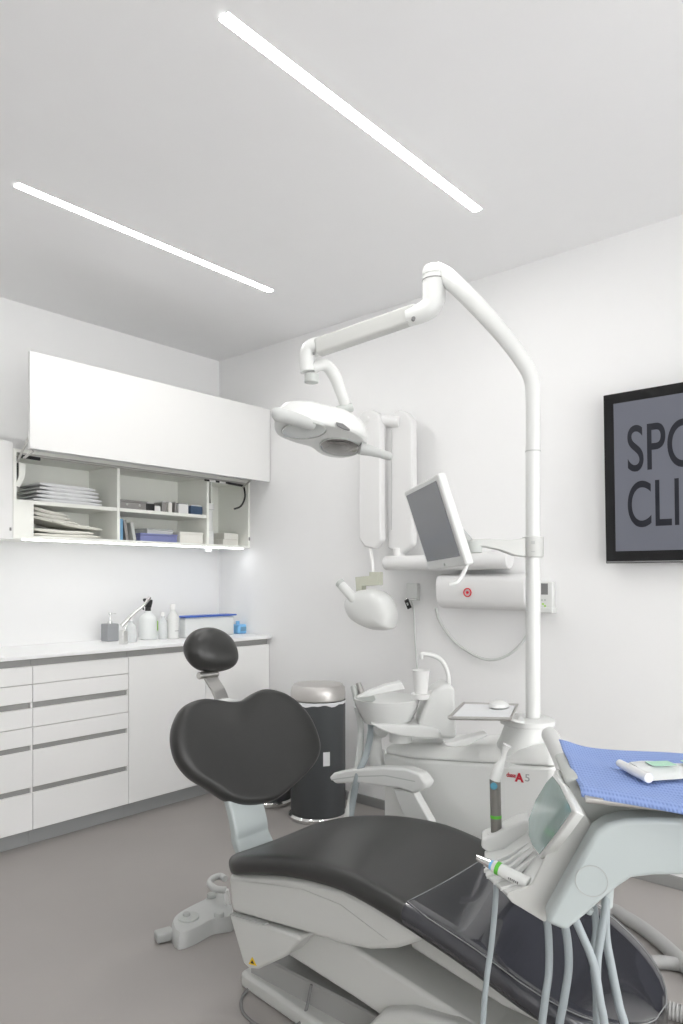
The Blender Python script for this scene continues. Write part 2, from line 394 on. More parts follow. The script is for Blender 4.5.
small = [(-.722,.05,.04,'black','small black clip box beside the flat grey metal box','clip box'),(-.678,.04,.03,'satin','small white packet beside the black clip box','packet'),(-.632,.03,.055,'greybox','small grey standing tin between white packets on the middle shelf','tin'),
         (-.592,.026,.055,'card','slim cream carton standing left of the white carton','carton'),(-.555,.012,.06,'greybox','thin grey upright case on the middle shelf','case'),(-.50,.07,.055,'satin','white square carton on the upper middle shelf','carton'),(-.405,.085,.05,'navy','dark blue labelled box at the right end of the upper middle shelf','box')]
for x, w, h, m, l, c in small:
    t = thing('small_'+c.replace(' ', '_'), l, c, (x, -.24, zs))
    obj('body', bx(B(), x-w/2, x+w/2, -.29, -.2, zs, zs+h), m, t, bevel=.003, seg=2)
    obj('cap', bx(B(), x-w/2+.004, x+w/2-.004, -.286, -.204, zs+h+.0002, zs+h+.006), 'satin' if m != 'satin' else 'greybox', t, bevel=.001, seg=1)
for k, (x, tl, m, h, l) in enumerate([(-.908,.0,'bookb',.115,'blue book standing at the left of the lower middle compartment'), (-.880,-.16,'greybox',.11,'grey book leaning left beside the blue book'), (-.835,-.22,'greyp',.10,'pale grey book leaning outermost in the lower middle compartment')]):
    t = thing('book', l, 'book', (x, -.22, zb))
    R = Matrix.Rotation(tl, 3, 'Y'); ax = R @ Xa; az = R @ Za; w = .018
    c = Vector((x, -.22, zb+h/2*math.cos(tl)+abs(math.sin(tl))*w/2))
    bm = B(); obx(bm, c-ax*(w/2-.001), ax, Ya, az, .0018, .14, h); obx(bm, c+ax*(w/2-.001), ax, Ya, az, .0018, .14, h); obx(bm, c-Ya*.0695, ax, Ya, az, w-.004, .0018, h)
    obj('cover', bm, m, t, smooth=False)
    obj('pages', obx(B(), c+Ya*.0006, ax, Ya, az, w-.0042, .134, h-.006), 'paper2', t, smooth=False)
boxt('storage_box', 'low violet blue box in the lower middle compartment', 'box', -.79, -.545, -.29, -.13, zb, zb+.045, 'purple', lid=1)
boxt('plastic_box', 'clear plastic box resting on the violet blue box', 'box', -.735, -.56, -.27, -.14, zb+.0455, zb+.075, 'clear', lid=1)
boxt('carton', 'low white carton left of the divider in the lower middle compartment', 'carton', -.525, -.36, -.29, -.14, zb, zb+.066, 'card', lid=1)
t = thing('cup_dispenser', 'tall white tube shaped cup dispenser at the right of the open cabinet', 'dispenser', (-.29, -.24, zb))
obj('tube', lathe(B(), (-.29,-.25,zb), [(.036,0),(.036,.075),(.029,.079),(.029,.21),(.037,.213),(.037,.245),(.032,.25),(.0005,.25)], 24), 'plastic', t)
obj('outlet', lathe(B(), (-.29,-.25,UZ0-.032), [(.016,0),(.021,.003),(.021,.0315),(.0005,.0316)], 20), 'plastic', t)
for k in range(2):
    t = boxt('glove_box', ('lower' if k == 0 else 'upper')+' cream white glove box of the pair at the right end of the open cabinet', 'box', -.165+.01*k, -.04, -.24, -.11, zb+.040*k, zb+.0395+.040*k, 'card', group='glove boxes in the wall cabinet')
# ------------------------------------------------------------------ things on the worktop
CZ = .8872
def onc(px, py):
    return PZ(px, py, CZ)
p = onc(110, 641); p.y = max(p.y, -.42)
t = thing('soap_dispenser', 'square grey soap dispenser with a metal pump on the worktop', 'soap dispenser', (p.x, p.y, CZ))
a = .036
obj('body', bx(B(), p.x-a, p.x+a, p.y-a, p.y+a, CZ, CZ+.098), 'soap', t, bevel=.006, seg=3)
bm = B(); lathe(bm, (p.x,p.y,CZ+.0983), [(.014,0),(.014,.012),(.006,.016),(.005,.05),(.009,.052),(.009,.062),(.0005,.063)], 16)
tube(bm, [(p.x,p.y,CZ+.155),(p.x+.03,p.y-.015,CZ+.154)], .004, 8, 1); obj('pump', bm, 'chrome', t)
t = thing('tap', 'chrome mixer tap leaning up with a long diagonal lever spout', 'tap', tuple(PY(123,640,-.34).to_2d())+(CZ,))
b0 = PY(123,640,-.34); b0.z = CZ
obj('base', bx(B(), b0.x-.014, b0.x+.018, b0.y-.02, b0.y+.02, CZ, CZ+.075), 'chrome', t, bevel=.004, seg=2)
obj('spout', tube(B(), [PY(121.5,626,-.34), PY(133,614,-.36), PY(143,606,-.38), PY(150,597,-.40)], [.012,.009,.008,.010], 12), 'chrome', t)
obj('lever', tube(B(), [PY(122,637,-.35), PY(127,624,-.36), PY(131,617,-.37)], .004, 8, 3), 'chrome', t)
def bottle(label, px, py0, pytop, r, m, prof=None, capm='satin', y=-.2, cap=True, name='bottle'):
    b = PY(px, py0, y); hh = PY(px, pytop, y).z-CZ
    t = thing(name, label, 'bottle', (b.x, y, CZ))
    h = hh*(.84 if cap else 1)
    obj('body', lathe(B(), (b.x,y,CZ), [(r*.9,0),(r,.004),(r,h*.72),(r*.92,h*.8),(r*.42,h*.93),(r*.4,h)], 24), m, t)
    if cap: obj('cap', lathe(B(), (b.x,y,CZ+h+.0003), [(r*.5,0),(r*.5,hh*.14),(r*.42,hh*.16),(.0005,hh*.16)], 20), capm, t)
    return t, b, hh
t, b, hh = bottle('large milky spray bottle with a black trigger head', 148, 638, 611, .052, 'clearw', y=-.17, cap=False)
zt = CZ+hh
obj('collar', lathe(B(), (b.x,-.17,zt+.0003), [(.017,0),(.017,.018),(.0005,.018)], 16), 'black', t)
hd = obj('trigger_head', prism(B(), [Vector((b.x+dx,-.182,zt+.0186+dz)) for dx, dz in ((-.013,0),(.015,0),(.022,.024),(.026,.045),(-.022,.055),(-.03,.046),(-.018,.03))], (0,.024,0)), 'black', t, bevel=.003, seg=2)
obj('trigger', tube(B(), [(b.x-.02,-.17,zt+.05),(b.x-.034,-.17,zt+.03),(b.x-.03,-.17,zt+.008)], .0045, 8, 3), 'black', t)
obj('label_strip', lathe(B(), (b.x+.0405,-.195,CZ+.05), [(.009,0),(.0095,.001),(.0095,.055),(.009,.056)], 12), 'lime', t, label='lime green label on the side of the bottle')
bottle('short clear bottle standing just behind the tap', 131, 638, 617, .030, 'clear', y=-.25)
t, b, hh = bottle('slim clear glass bottle between the spray bottle and the white bottle', 163, 637, 612, .027, 'clear', y=-.22)
t, b, hh = bottle('white bottle with a domed white cap, right of the slim clear bottle', 173, 637, 604, .036, 'plastic', y=-.24)
obj('label_print', bx(B(), b.x-.012, b.x+.012, -.2785, -.2755, CZ+.045, CZ+.05), 'lgrey', t, smooth=False)
bl = PY(184,640,-.28); br = PY(236,637,-.28)
t = thing('food_container', 'white translucent plastic box with a blue lid on the worktop', 'container', ((bl.x+br.x)/2, -.2, CZ))
obj('box', bx(B(), bl.x+.012, br.x-.012, -.28, -.2, CZ, CZ+.12), 'clearw', t, bevel=.012, seg=3)
obj('lid', bx(B(), bl.x, br.x, -.29, -.19, CZ+.1205, CZ+.13), 'bluelid', t, bevel=.004, seg=2)
p = PY(239,636,-.22)
t = thing('ink_bottle', 'small sky blue bottle with a blue cap beside the lidded box', 'bottle', (p.x, p.y, CZ))
obj('body', bx(B(), p.x-.045, p.x+.04, -.27, -.19, CZ, CZ+.06), 'sky', t, bevel=.01, seg=3)
obj('cap', lathe(B(), (p.x-.02,-.23,CZ+.0603), [(.013,0),(.013,.02),(.0005,.021)], 16), 'sky', t)
obj('label', bx(B(), p.x-.03, p.x+.025, -.2712, -.2702, CZ+.018, CZ+.045), 'bookb', t, smooth=False)
# ------------------------------------------------------------------ pedal bins
def pedal_bin(c, r, h, label, grp='pedal bins', tagpaper=True):
    t = thing('pedal_bin', label, 'bin', (c[0], c[1], 0), grp)
    c = (c[0], c[1], 0)
    obj('base_ring', lathe(B(), c, [(r*1.02,0),(r*1.07,.006),(r*1.07,.018),(r*1.0,.028),(.0005,.028)], 48), 'chrome', t)
    obj('body', lathe(B(), c, [(r*.96,.0285),(r*.96,.04),(r*.985,.05),(r*.985,h-.085),(.0005,h-.085)], 48), 'bin', t)
    bm = B(); rings = []
    for j, z in enumerate((h-.1, h-.094, h-.084)):
        rings.append([(c[0]+math.cos(2*PI*k/60)*r*(1.0+.012*math.sin(k*1.9+j)+(.01 if j == 0 else 0)), c[1]+math.sin(2*PI*k/60)*r*(1.0+.012*math.sin(k*1.9+j)), z+(.003*math.sin(k*1.3)+.004*math.sin(k*.7) if j == 0 else 0)) for k in range(60)])
    loft(bm, rings, cap=False)
    obj('bag_edge', bm, 'paper', t, label='white liner edge folded over the rim')
    obj('lid', lathe(B(), c, [(r*.95,h-.083),(r*.985,h-.078),(r*.99,h-.05),(r*.96,h-.022),(r*.88,h-.006),(r*.6,h),(.0005,h+.001)], 48), 'satmet', t)
    d = (CAM-Vector((c[0],c[1],H))).normalized(); d.z = 0; s = Vector((-d.y, d.x, 0)); q = Vector(c)+d*(r*1.02)
    bm = B(); tube(bm, [q+s*.04+Za*.012-d*.02, q+s*.035+Za*.03+d*.03, q-s*.035+Za*.03+d*.03, q-s*.04+Za*.012-d*.02], .005, 8, 5)
    obj('pedal', bm, 'chrome', t)
    if tagpaper:
        q = Vector(c)+d*(r*.985+.0015)+s*-.03
        obj('sticker', obx(B(), Vector(c)+(d*math.cos(.3)+s*math.sin(.3))*(r*.985+.001)+Za*.33, (s*math.cos(.3)-d*math.sin(.3)), (d*math.cos(.3)+s*math.sin(.3)), Za, .035, .001, .07), 'paper', t, smooth=False)
    return t
pedal_bin((-.31,-1.19), .145, .695, 'tall dark grey pedal bin with a satin metal domed lid')
pedal_bin((-.31,-.82), .128, .46, 'shorter dark pedal bin almost hidden behind the chair backrest', tagpaper=False)
# ------------------------------------------------------------------ wall socket, right wall
p = PX(379, 757, -.006)
t = thing('wall_socket', 'white wall socket above the skirting behind the dental unit', 'socket', (-.0002, p.y, p.z-.04))
obj('plate', bx(B(), -.011, -.0003, p.y-.045, p.y+.045, p.z-.045, p.z+.045), 'plastic', t, bevel=.003, seg=2)
obj('insert', lathe(B(), (-.0112,p.y,p.z), [(.020,0),(.020,-.001),(.016,-.001),(.015,.004),(.0005,.004)], 24, (1,0,0)), 'greyp', t)
# ------------------------------------------------------------------ television
tvy0, tvy1, tz0, tz1 = -2.603, -3.83, 1.302, 1.997
tilt = math.radians(2.5); TB = Vector((-math.sin(tilt), 0, math.cos(tilt))); TN = Vector((-math.cos(tilt), 0, -math.sin(tilt)))
t = thing('television', 'wall-mounted black television showing dark lettering on grey', 'television', (-.05, (tvy0+tvy1)/2, tz0))
o0 = Vector((-.05, tvy0, tz0)); wv = tvy0-tvy1; hv = (tz1-tz0)/math.cos(tilt)
c = o0 - Ya*wv/2 + TB*hv/2
obj('casing', obx(B(), c-TN*.0, Ya, TN, TB, wv, .03, hv), 'tvframe', t, bevel=.003, seg=2)
bz = .042
scn = obj('screen', obx(B(), c+TN*.0155+TB*.004, Ya, TN, TB, wv-2*bz, .001, hv-2*bz-.008), 'tvscreen', t, smooth=False)
obj('bezel_strip', obx(B(), c+TN*.017-TB*(hv/2-.006), Ya, TN, TB, wv-.01, .004, .006), 'cord', t, smooth=False)
obj('wall_bracket', bx(B(), -.033, -.001, c.y-.2, c.y+.2, c.z-.15, c.z+.15), 'black', t, bevel=.004, seg=1)
for body, py, sx in (('SPORT', 471.5, .60), ('CLINIC', 527, .56)):
    at = PPL(626.5, py, c+TN*.0165, TN)
    bm = text_mesh(body, .262, at, -Ya, TB, .0004, sx, .0015)
    obj('lettering', bm, 'ink', scn, smooth=False)
# ------------------------------------------------------------------ wall x-ray unit
xr = thing('xray_unit', 'white wall-mounted dental x-ray unit with folded arms and tube head', 'x-ray unit', (0, -1.6, 1.2))
obj('wall_tube', tube(B(), [PX(386,563,-.13), PX(450,562.5,-.13), PX(510,560,-.13)], [.036,.038,.040], 20, 1), 'xarm', xr, bevel=.006, seg=2)
obj('wall_plate', bx(B(), -.092, -.001, -2.13, -1.62, 1.285, 1.35), 'plastic', xr, bevel=.01, seg=2)
def arm(xa, pts, th):
    return prism(B(), [PX(a, b, xa) for a, b in pts], (th,0,0))
obj('upper_arm', arm(-.13, [(385,425),(390,414),(398,409),(406,412),(412,420),(412,545),(400,555),(387,548)], .05), 'xarm', xr, bevel=.012, seg=3)
obj('fore_arm', arm(-.19, [(358,418),(362,411),(370,409),(378,413),(380,424),(381,540),(374,549),(364,547),(358,538)], .045), 'xarm', xr, bevel=.012, seg=3)
obj('elbow_joint', tube(B(), [PX(368,420,-.17), PX(400,422,-.12)], .028, 16, 1), 'xarm', xr, bevel=.004)
obj('arm_rod', tube(B(), [PX(391.5,430,-.135), PX(391.5,530,-.135)], .0012, 8, 1), 'greyu', xr)
obj('swivel_base', tube(B(), [PX(399,548,-.11), PX(399,560,-.11)], .03, 20, 1), 'satin', xr, bevel=.004)
obj('fork', prism(B(), [PX(355,577,-.21), PX(369,576,-.21), PX(369,572,-.21), PX(379,572,-.21), PX(379,585,-.21), PX(362,586,-.21), PX(362,592,-.21), PX(356,592,-.21)], (.035,0,0)), 'beige', xr, bevel=.003, seg=2, label='greenish beige angled fork')
obj('fork_stem', tube(B(), [PX(369,545,-.17), PX(372,560,-.17), PX(373,574,-.19)], .010, 12, 3), 'satin', xr)
# tube head: rounded tapering body + cone
hc = [PX(a, b, -.24) for a, b in [(348,604),(352,596),(362,590),(378,590),(389,598),(394,612),(393,624),(391,629),(378,630),(362,624),(352,616)]]
cen = sum(hc, Vector())/len(hc)
hcs = crom(hc, 3, True); bm = B()
loft(bm, [[cen+(p-cen)*s+Vector((dx,0,0)) for p in hcs] for s, dx in ((.45,-.075),(.8,-.062),(.97,-.035),(1,0),(.97,.035),(.8,.06),(.45,.07))])
obj('tube_head', bm, 'plastic', xr)
obj('cone', tube(B(), [PX(362,606,-.27), PX(350,594,-.29), PX(340,583,-.30)], [.040,.026,.024], 20, 1), 'plastic', xr, bevel=.002)
obj('cone_ring', tube(B(), [PX(342,585,-.30), PX(339.5,582.5,-.301)], [.0245,.0245], 20, 1), 'greyp', xr)
# control box with red ring mark
y0, y1 = PX(435,600,-.15).y, PX(524,600,-.15).y
cb = thing('control_box', 'white wall-mounted control box with a red ring mark and a hanging cable', 'control box', (0, (y0+y1)/2, 1.09))
prof = [(-.001,1.262),(-.10,1.262),(-.135,1.25),(-.15,1.22),(-.145,1.14),(-.12,1.105),(-.08,1.095),(-.001,1.095)]
obj('casing', prism(B(), [(x,y0,z) for x, z in prof], (0,y1-y0,0)), 'xarm', cb, bevel=.008, seg=3)
pc = PX(467.5, 592.5, -.1515)
bm = B(); tube(bm, [pc+Vector((-.001, math.cos(a)*.019, math.sin(a)*.019)) for a in [2*PI*k/24 for k in range(24)]], .0026, 6, 1, closed=True)
obj('ring_mark', bm, 'lred', cb)
obj('dot_mark', lathe(B(), pc, [(.007,0),(.007,-.003),(.0005,-.003)], 16, (1,0,0)), 'lred', cb)
obj('cable', tube(B(), [PX(436,608,-.10), PX(440,622,-.04), PX(456,643,-.03), PX(484,659,-.03), PX(508,655,-.03), PX(527,635,-.03), PX(531,610,-.03), PX(531,570,-.03)], .007, 10, 8), 'hosew', cb)
y0, y1 = PX(537,600,-.03).y, PX(553,600,-.03).y
t = thing('remote_handset', 'white wall handset with a dark display right of the lamp pole', 'handset', (0, (y0+y1)/2, 1.10))
obj('body', bx(B(), -.035, -.001, y1, y0, 1.105, 1.225), 'plastic', t, bevel=.006, seg=3)
p = PX(544.5, 589, -.036); obj('display', bx(B(), -.0365, -.0352, p.y-.016, p.y+.016, p.z-.025, p.z+.025), 'cord', t, smooth=False)
for k, (a, b) in enumerate(((542,600),(545,600),(543,604),(545,606))):
    p = PX(a, b, -.036); obj('button', bx(B(), -.037, -.0352, p.y-.004, p.y+.004, p.z-.004, p.z+.004), 'greyp' if k < 2 else 'lime', t, smooth=False)
obj('holder', bx(B(), -.05, -.001, y1-.006, y0+.006, 1.085, 1.11), 'plastic', t, bevel=.004, seg=2)
# small wall connection box and black tag
y0, y1 = PX(406,590,-.03).y, PX(417,590,-.03).y
t = thing('junction_box', 'small white wall box below the x-ray tube', 'box', (0, (y0+y1)/2, 1.12))
obj('cover', bx(B(), -.03, -.001, y1, y0, 1.135, 1.215), 'plastic', t, bevel=.004, seg=2)
obj('lower_lip', bx(B(), -.034, -.001, y1, y0-.01, 1.125, 1.1345), 'plastic', t, bevel=.002, seg=1)
obj('cable', tube(B(), [PX(411,601,-.015), PX(414,612,-.012), PX(415,640,-.012), PX(420,700,-.012)], .004, 8, 5), 'hosew', t)
p = PX(408, 604, -.045)
t = thing('key_tag', 'black key tag hanging below the small wall box', 'key tag', (p.x, p.y, p.z-.02))
ax = Vector((0,-math.sin(.45),-math.cos(.45))); sd = Vector((0,math.cos(.45),-math.sin(.45)))
obj('tag', obx(B(), p, Xa, sd, ax, .008, .026, .05), 'black', t, bevel=.003, seg=2)
obj('ring', tube(B(), [p-ax*.028+sd*.006*math.cos(a)+ax*.006*math.sin(a) for a in [2*PI*k/12 for k in range(12)]], .0012, 6, 1, closed=True), 'chrome', t)
obj('print', obx(B(), p-Xa*.0046, Xa, sd, ax, .001, .01, .014), 'greyp', t, smooth=False)
# ------------------------------------------------------------------ dental chair
ch = thing('dental_chair', 'black upholstered dental chair with a heart-shaped backrest and white shell', 'dental chair', (-1.475, -2.45, 0))
CXc = -1.475
ZY = [(-2.10,.425),(-2.2,.460),(-2.3,.488),(-2.42,.511),(-2.56,.524),(-2.66,.514),(-2.765,.494),(-2.85,.473),(-2.93,.453),(-3.0,.43),(-3.08,.402),(-3.16,.372),(-3.22,.350),(-3.27,.330)]
def zt(y):
    for (a, za), (b, zb_) in zip(ZY, ZY[1:]):
        if b <= y <= a: return za+(zb_-za)*(y-a)/(b-a)
    return ZY[0][1] if y > ZY[0][0] else ZY[-1][1]
def hw(y):
    base = .238 if y > -2.75 else .238-.012*(-2.75-y)/.4
    if y > -2.2: base *= (1-((y+2.2)/.115)**2.4*.30) if y > -2.2 else 1
    e = (-3.0-y)/.252
    if e > 0: base *= max(0, 1-min(1,e)**2.5)**.5
    return base
def section(y, grow=0, thick=.062, dish=.006, bot=True):
    w = hw(y)+grow; z = zt(y)+grow; r = min(.024, w*.5); out = []
    for k in range(-8, 9):      # top
        tt = k/8; out.append(Vector((CXc+tt*(w-r), y, z-dish*(1-tt*tt))))
    for a in (30, 60, 90): out.append(Vector((CXc+w-r+r*math.sin(math.radians(a)), y, z-r+r*math.cos(math.radians(a)))))
    out.append(Vector((CXc+w-.004, y, z-thick*.8)))
    if bot: out.append(Vector((CXc+w-.02, y, z-thick))); out.append(Vector((CXc-w+.02, y, z-thick)))
    out.append(Vector((CXc-w+.004, y, z-thick*.8)))
    for a in (90, 60, 30): out.append(Vector((CXc-w+r-r*math.sin(math.radians(a)), y, z-r+r*math.cos(math.radians(a)))))
    return out
def shrinkring(r, f, dy):
    c = sum(r, Vector())/len(r); return [Vector((c.x+(p.x-c.x)*(1-(1-f)*.15), p.y+dy, c.z+(p.z-c.z)*f)) for p in r]
ysn = [-2.12,-2.15,-2.18,-2.22,-2.28,-2.34,-2.4,-2.46,-2.52,-2.58,-2.64,-2.7,-2.76,-2.82,-2.88,-2.94,-3.0,-3.04,-3.08,-3.12,-3.15,-3.175,-3.197,-3.215,-3.23,-3.241,-3.248]
rings = [section(y) for y in ysn]
rings = [shrinkring(rings[0], .45, .022), shrinkring(rings[0], .8, .012)] + rings
rings.append(shrinkring(rings[-1], .7, -.005))
seat = obj('seat_cushion', loft(B(), rings), 'leather', ch, sub=1)
# glossy film cover on the leg part: from y=-2.76 on
ysc = [y for y in ysn if y <= -2.76]
def oring(y, grow): return section(y, grow)
bm = B(); rc = [section(y, .0022, thick=.05, bot=False) for y in ysc]
n = len(rc[0])
# open strip along the far side bottom: start after top block
def roll(r): k = 21; return r[k:]+r[:k]
rr = [roll(r) for r in rc]
V = [[bm.verts.new(p) for p in r] for r in rr]
for a, b in zip(V, V[1:]):
    for i in range(n-1): face(bm, [a[i], a[i+1], b[i+1], b[i]])
tip = [v for v in V[-1]]; face(bm, tip)
obj('film_cover', bm, 'cover', ch, label='glossy clear film cover over the leg rest')
edge = [Vector(p)+Za*.0012 for p in rc[0][0:17]]
far = [Vector((CXc+hw(y)-.012, y, zt(y)+.0022)) for y in ysc]
near = [Vector((CXc-hw(y)+.012, y, zt(y)+.0022)) for y in ysc][::-1]
far = [p for p in far if p.x > CXc+.02]; near = [p for p in near if p.x < CXc-.02]
obj('film_rim', tube(B(), edge+far[1:]+near[:-1], .0013, 6, 1, closed=True), 'rim', ch)
# backrest
BR = math.atan(.42); BB = Vector((0, math.sin(BR), math.cos(BR))); BN = Vector((0, -math.cos(BR), math.sin(BR)))
def cushion(px, y0, z0, rings_, sub=1, nres=4, cshift=(0,0)):
    o = Vector((0, y0, z0))
    pts = crom([PPL(a, b, o, BN) for a, b in px], nres, True)
    c = sum(pts, Vector())/len(pts)+Xa*cshift[0]+BB*cshift[1]
    bm = B()
    R = [[c+(p-c)*s+BN*d for p in pts] for s, d in rings_]
    V = [[bm.verts.new(p) for p in r] for r in R]
    n_ = len(pts)
    for a, b in zip(V, V[1:]):
        for i in range(n_): face(bm, [a[i], a[(i+1) % n_], b[(i+1) % n_], b[i]])
    for r, d in ((V[0], rings_[0][1]), (V[-1], rings_[-1][1])):
        cv = bm.verts.new(c+BN*d)
        for i in range(n_): face(bm, [r[i], r[(i+1) % n_], cv])
    return bm, c, pts
backpx = [(173,740),(175,722),(184,706),(200,699),(215,700),(230,702),(242,700),(255,692),(268,689),(289,696),(309,716),(320,745),(314,765),(295,785),(274,801),(250,806),(230,802),(210,789),(191,777),(178,760)]
bm, bc, bpts = cushion(backpx, -2.05, .51, [(.5,-.055),(.85,-.052),(.95,-.042),(.99,-.022),(1.0,-.004),(.985,.010),(.955,.019),(.90,.022),(.78,.017),(.55,.008),(.28,.002)])
obj('backrest', bm, 'leather', ch, sub=1)
headpx = [(186,643),(193,631),(206,627.5),(219,631),(230,640),(236,652),(236.5,663),(230,669),(213,671),(199,667),(189,656)]
bm, hcn, _ = cushion(headpx, -1.80, .96, [(.5,-.05),(.8,-.045),(.95,-.03),(1.0,-.008),(.97,.012),(.86,.030),(.66,.042),(.35,.048)])
obj('headrest', bm, 'leather', ch, sub=1)
def plate(bm, cl, w, th, wdir=Xa, n=5):
    path = crom(cl, n); rings = []
    for i, p in enumerate(path):
        t_ = (path[min(i+1,len(path)-1)]-path[max(i-1,0)]).normalized(); nn = t_.cross(wdir).normalized()
        ww = w[0]+(w[1]-w[0])*i/(len(path)-1) if isinstance(w, tuple) else w
        rings.append([p-wdir*ww/2-nn*th/2, p+wdir*ww/2-nn*th/2, p+wdir*ww/2+nn*th/2, p-wdir*ww/2+nn*th/2])
    return loft(bm, rings)
hs = [PPL(a, b, Vector((0,y,z)), BN) for a, b, y, z in ((207,668,-1.79,.93),(212,680,-1.80,.9),(219,692,-1.83,.85),(226,712,-1.85,.80))]
obj('headrest_stem', plate(B(), hs, .055, .008), 'steel', ch, bevel=.001, seg=1)
q = PPL(205.5, 675, Vector((0,-1.80,.92)), BN)
obj('headrest_clamp', tube(B(), [q-Xa*.03, q+Xa*.05], .012, 12, 1), 'steel', ch, bevel=.002)
sp = [Vector((bc.x-.05, -1.99, .60)), Vector((bc.x-.05, -2.028, .53)), Vector((bc.x-.05,-2.05,.47)), Vector((bc.x-.05,-2.06,.43)), Vector((bc.x-.05,-2.12,.37)), Vector((bc.x-.05,-2.2,.36))]
obj('back_bracket', plate(B(), sp, (.13,.14), .03), 'pale', ch, bevel=.008, seg=3)
obj('back_shell', lathe(B(), bc-BN*.0745, [(.0005,0),(.13,.004),(.15,.02),(.15,.024)], 32, BN), 'plastic', ch)
# white shell under the seat (profile in y-z)
def yz(lst, x): return [Vector((x, y, z)) for y, z in lst]
def shell(name, prof, xa, xb, m, bev=.012, label=None, seg=4):
    return obj(name, prism(B(), yz(prof, xa), (xb-xa,0,0)), m, ch, bevel=bev, seg=seg, label=label)
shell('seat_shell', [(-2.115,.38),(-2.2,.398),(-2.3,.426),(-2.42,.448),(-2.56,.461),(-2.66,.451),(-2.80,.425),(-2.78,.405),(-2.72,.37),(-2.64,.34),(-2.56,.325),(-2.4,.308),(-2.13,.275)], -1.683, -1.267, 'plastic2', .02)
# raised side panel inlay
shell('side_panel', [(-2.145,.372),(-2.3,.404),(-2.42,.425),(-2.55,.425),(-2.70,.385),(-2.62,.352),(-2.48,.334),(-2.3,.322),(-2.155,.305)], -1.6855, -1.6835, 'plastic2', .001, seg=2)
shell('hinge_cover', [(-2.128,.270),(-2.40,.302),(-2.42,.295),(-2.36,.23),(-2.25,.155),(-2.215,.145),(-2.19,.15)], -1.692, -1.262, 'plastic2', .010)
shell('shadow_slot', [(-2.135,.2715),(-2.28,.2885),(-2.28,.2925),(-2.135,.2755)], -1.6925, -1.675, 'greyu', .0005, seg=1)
# warning triangle on the hinge cover
tp = [PX(a, b, -1.6932) for a, b in ((252,957),(256.5,966),(248.5,964))]
wt = obj('warning_triangle', prism(B(), tp, (.001,0,0)), 'yellow', ch, smooth=False)
tc_ = sum(tp, Vector())/3
obj('warning_bolt', prism(B(), [tc_+(p-tc_)*.45-Xa*.0006 for p in tp], (.0005,0,0)), 'black', wt, smooth=False)
# lift arm, base, front housing
AX = -1.63
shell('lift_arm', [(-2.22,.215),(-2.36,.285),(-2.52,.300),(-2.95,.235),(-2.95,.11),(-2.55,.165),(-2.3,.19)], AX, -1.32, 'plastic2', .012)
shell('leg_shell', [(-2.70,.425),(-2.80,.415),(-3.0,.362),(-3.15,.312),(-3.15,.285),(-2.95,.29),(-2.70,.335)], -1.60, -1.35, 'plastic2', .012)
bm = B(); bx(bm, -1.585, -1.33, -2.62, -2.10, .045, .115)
obj('mechanism_block', bm, 'alu', ch, bevel=.005, seg=1)  # darker grey puts the shade under the lift arm into the colour
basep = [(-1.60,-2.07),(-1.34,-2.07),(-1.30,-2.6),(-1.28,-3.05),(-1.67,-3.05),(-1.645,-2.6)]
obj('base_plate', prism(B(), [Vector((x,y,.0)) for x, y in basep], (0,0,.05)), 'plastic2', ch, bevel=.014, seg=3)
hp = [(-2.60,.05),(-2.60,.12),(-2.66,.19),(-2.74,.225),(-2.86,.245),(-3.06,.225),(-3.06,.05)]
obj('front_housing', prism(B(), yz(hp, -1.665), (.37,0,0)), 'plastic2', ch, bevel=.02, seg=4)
# armrest on the far side
xa = -1.13
ap = [(333,778),(338,773),(352,770),(385,767.5),(410,768.5),(424,774),(431,784),(428,790),(418,794),(405,789),(385,786.5),(360,783),(340,784)]
obj('armrest', prism(B(), [PX(a-5, b, xa) for a, b in ap], (.055,0,0)), 'plastic', ch, bevel=.010, seg=4)
obj('armrest_strip', prism(B(), [PX(a-5, b, xa-.0005) for a, b in [(336,779.3),(360,776),(390,775),(420,781),(420,782),(390,776.2),(360,777.2),(336,780.4)]], (.001,0,0)), 'greyp', ch, smooth=False)
obj('armrest_post', prism(B(), [PX(a-4, b, xa+.01) for a, b in [(396,788),(418,793),(434,822),(440,850),(420,850),(408,818)]], (.035,0,0)), 'plastic', ch, bevel=.006, seg=3)
obj('armrest_bracket', bx(B(), -1.30, -1.10, -2.52, -2.36, .36, .42), 'plastic2', ch, bevel=.008, seg=2)
# ------------------------------------------------------------------ foot control
fc = thing('foot_control', 'white foot control with round pedal disc and ring handle on the floor', 'foot control', tuple(PZ(205,930,0).to_2d())+(0,))
topz = .055
tpx = [(173,922),(180,932),(196,927),(211,919),(222,917),(232,914),(231,902),(226,894),(213,893),(204,899),(190,906),(177,914)]
tp = [PZ(a, b, topz) for a, b in tpx]; cc = sum(tp, Vector())/len(tp)
tps = crom(tp, 3, True)
loft_r = [[Vector((cc.x+(p.x-cc.x)*s, cc.y+(p.y-cc.y)*s, z)) for p in tps] for s, z in ((1.06,0),(1.07,.012),(1.03,.043),(.99,.053),(.93,topz))]
obj('body', loft(B(), loft_r), 'greyh', fc)
def disc(name, a, b, r, h, z, m, prof=None):
    p = PZ(a, b, z); return obj(name, lathe(B(), (p.x,p.y,z), prof or [(r,0),(r,h*.7),(r*.85,h),(.0005,h)], 24), m, fc)
disc('pedal_disc', 188.5, 918, .036, .009, topz+.0003, 'greyp'); disc('disc_hub', 186.5, 915, .013, .008, topz+.0097, 'greyu')
disc('knob', 219, 916, .017, .014, topz+.0003, 'greyp'); disc('knob', 211.5, 897, .017, .014, topz+.0003, 'greyp')
p0 = PZ(158, 941, .0); p1 = PZ(172, 930, .03)
dv = (PZ(172,934,.02)-PZ(158,938,.02)).normalized(); sv = Za.cross(dv).normalized(); q = PZ(164,935,.0195)
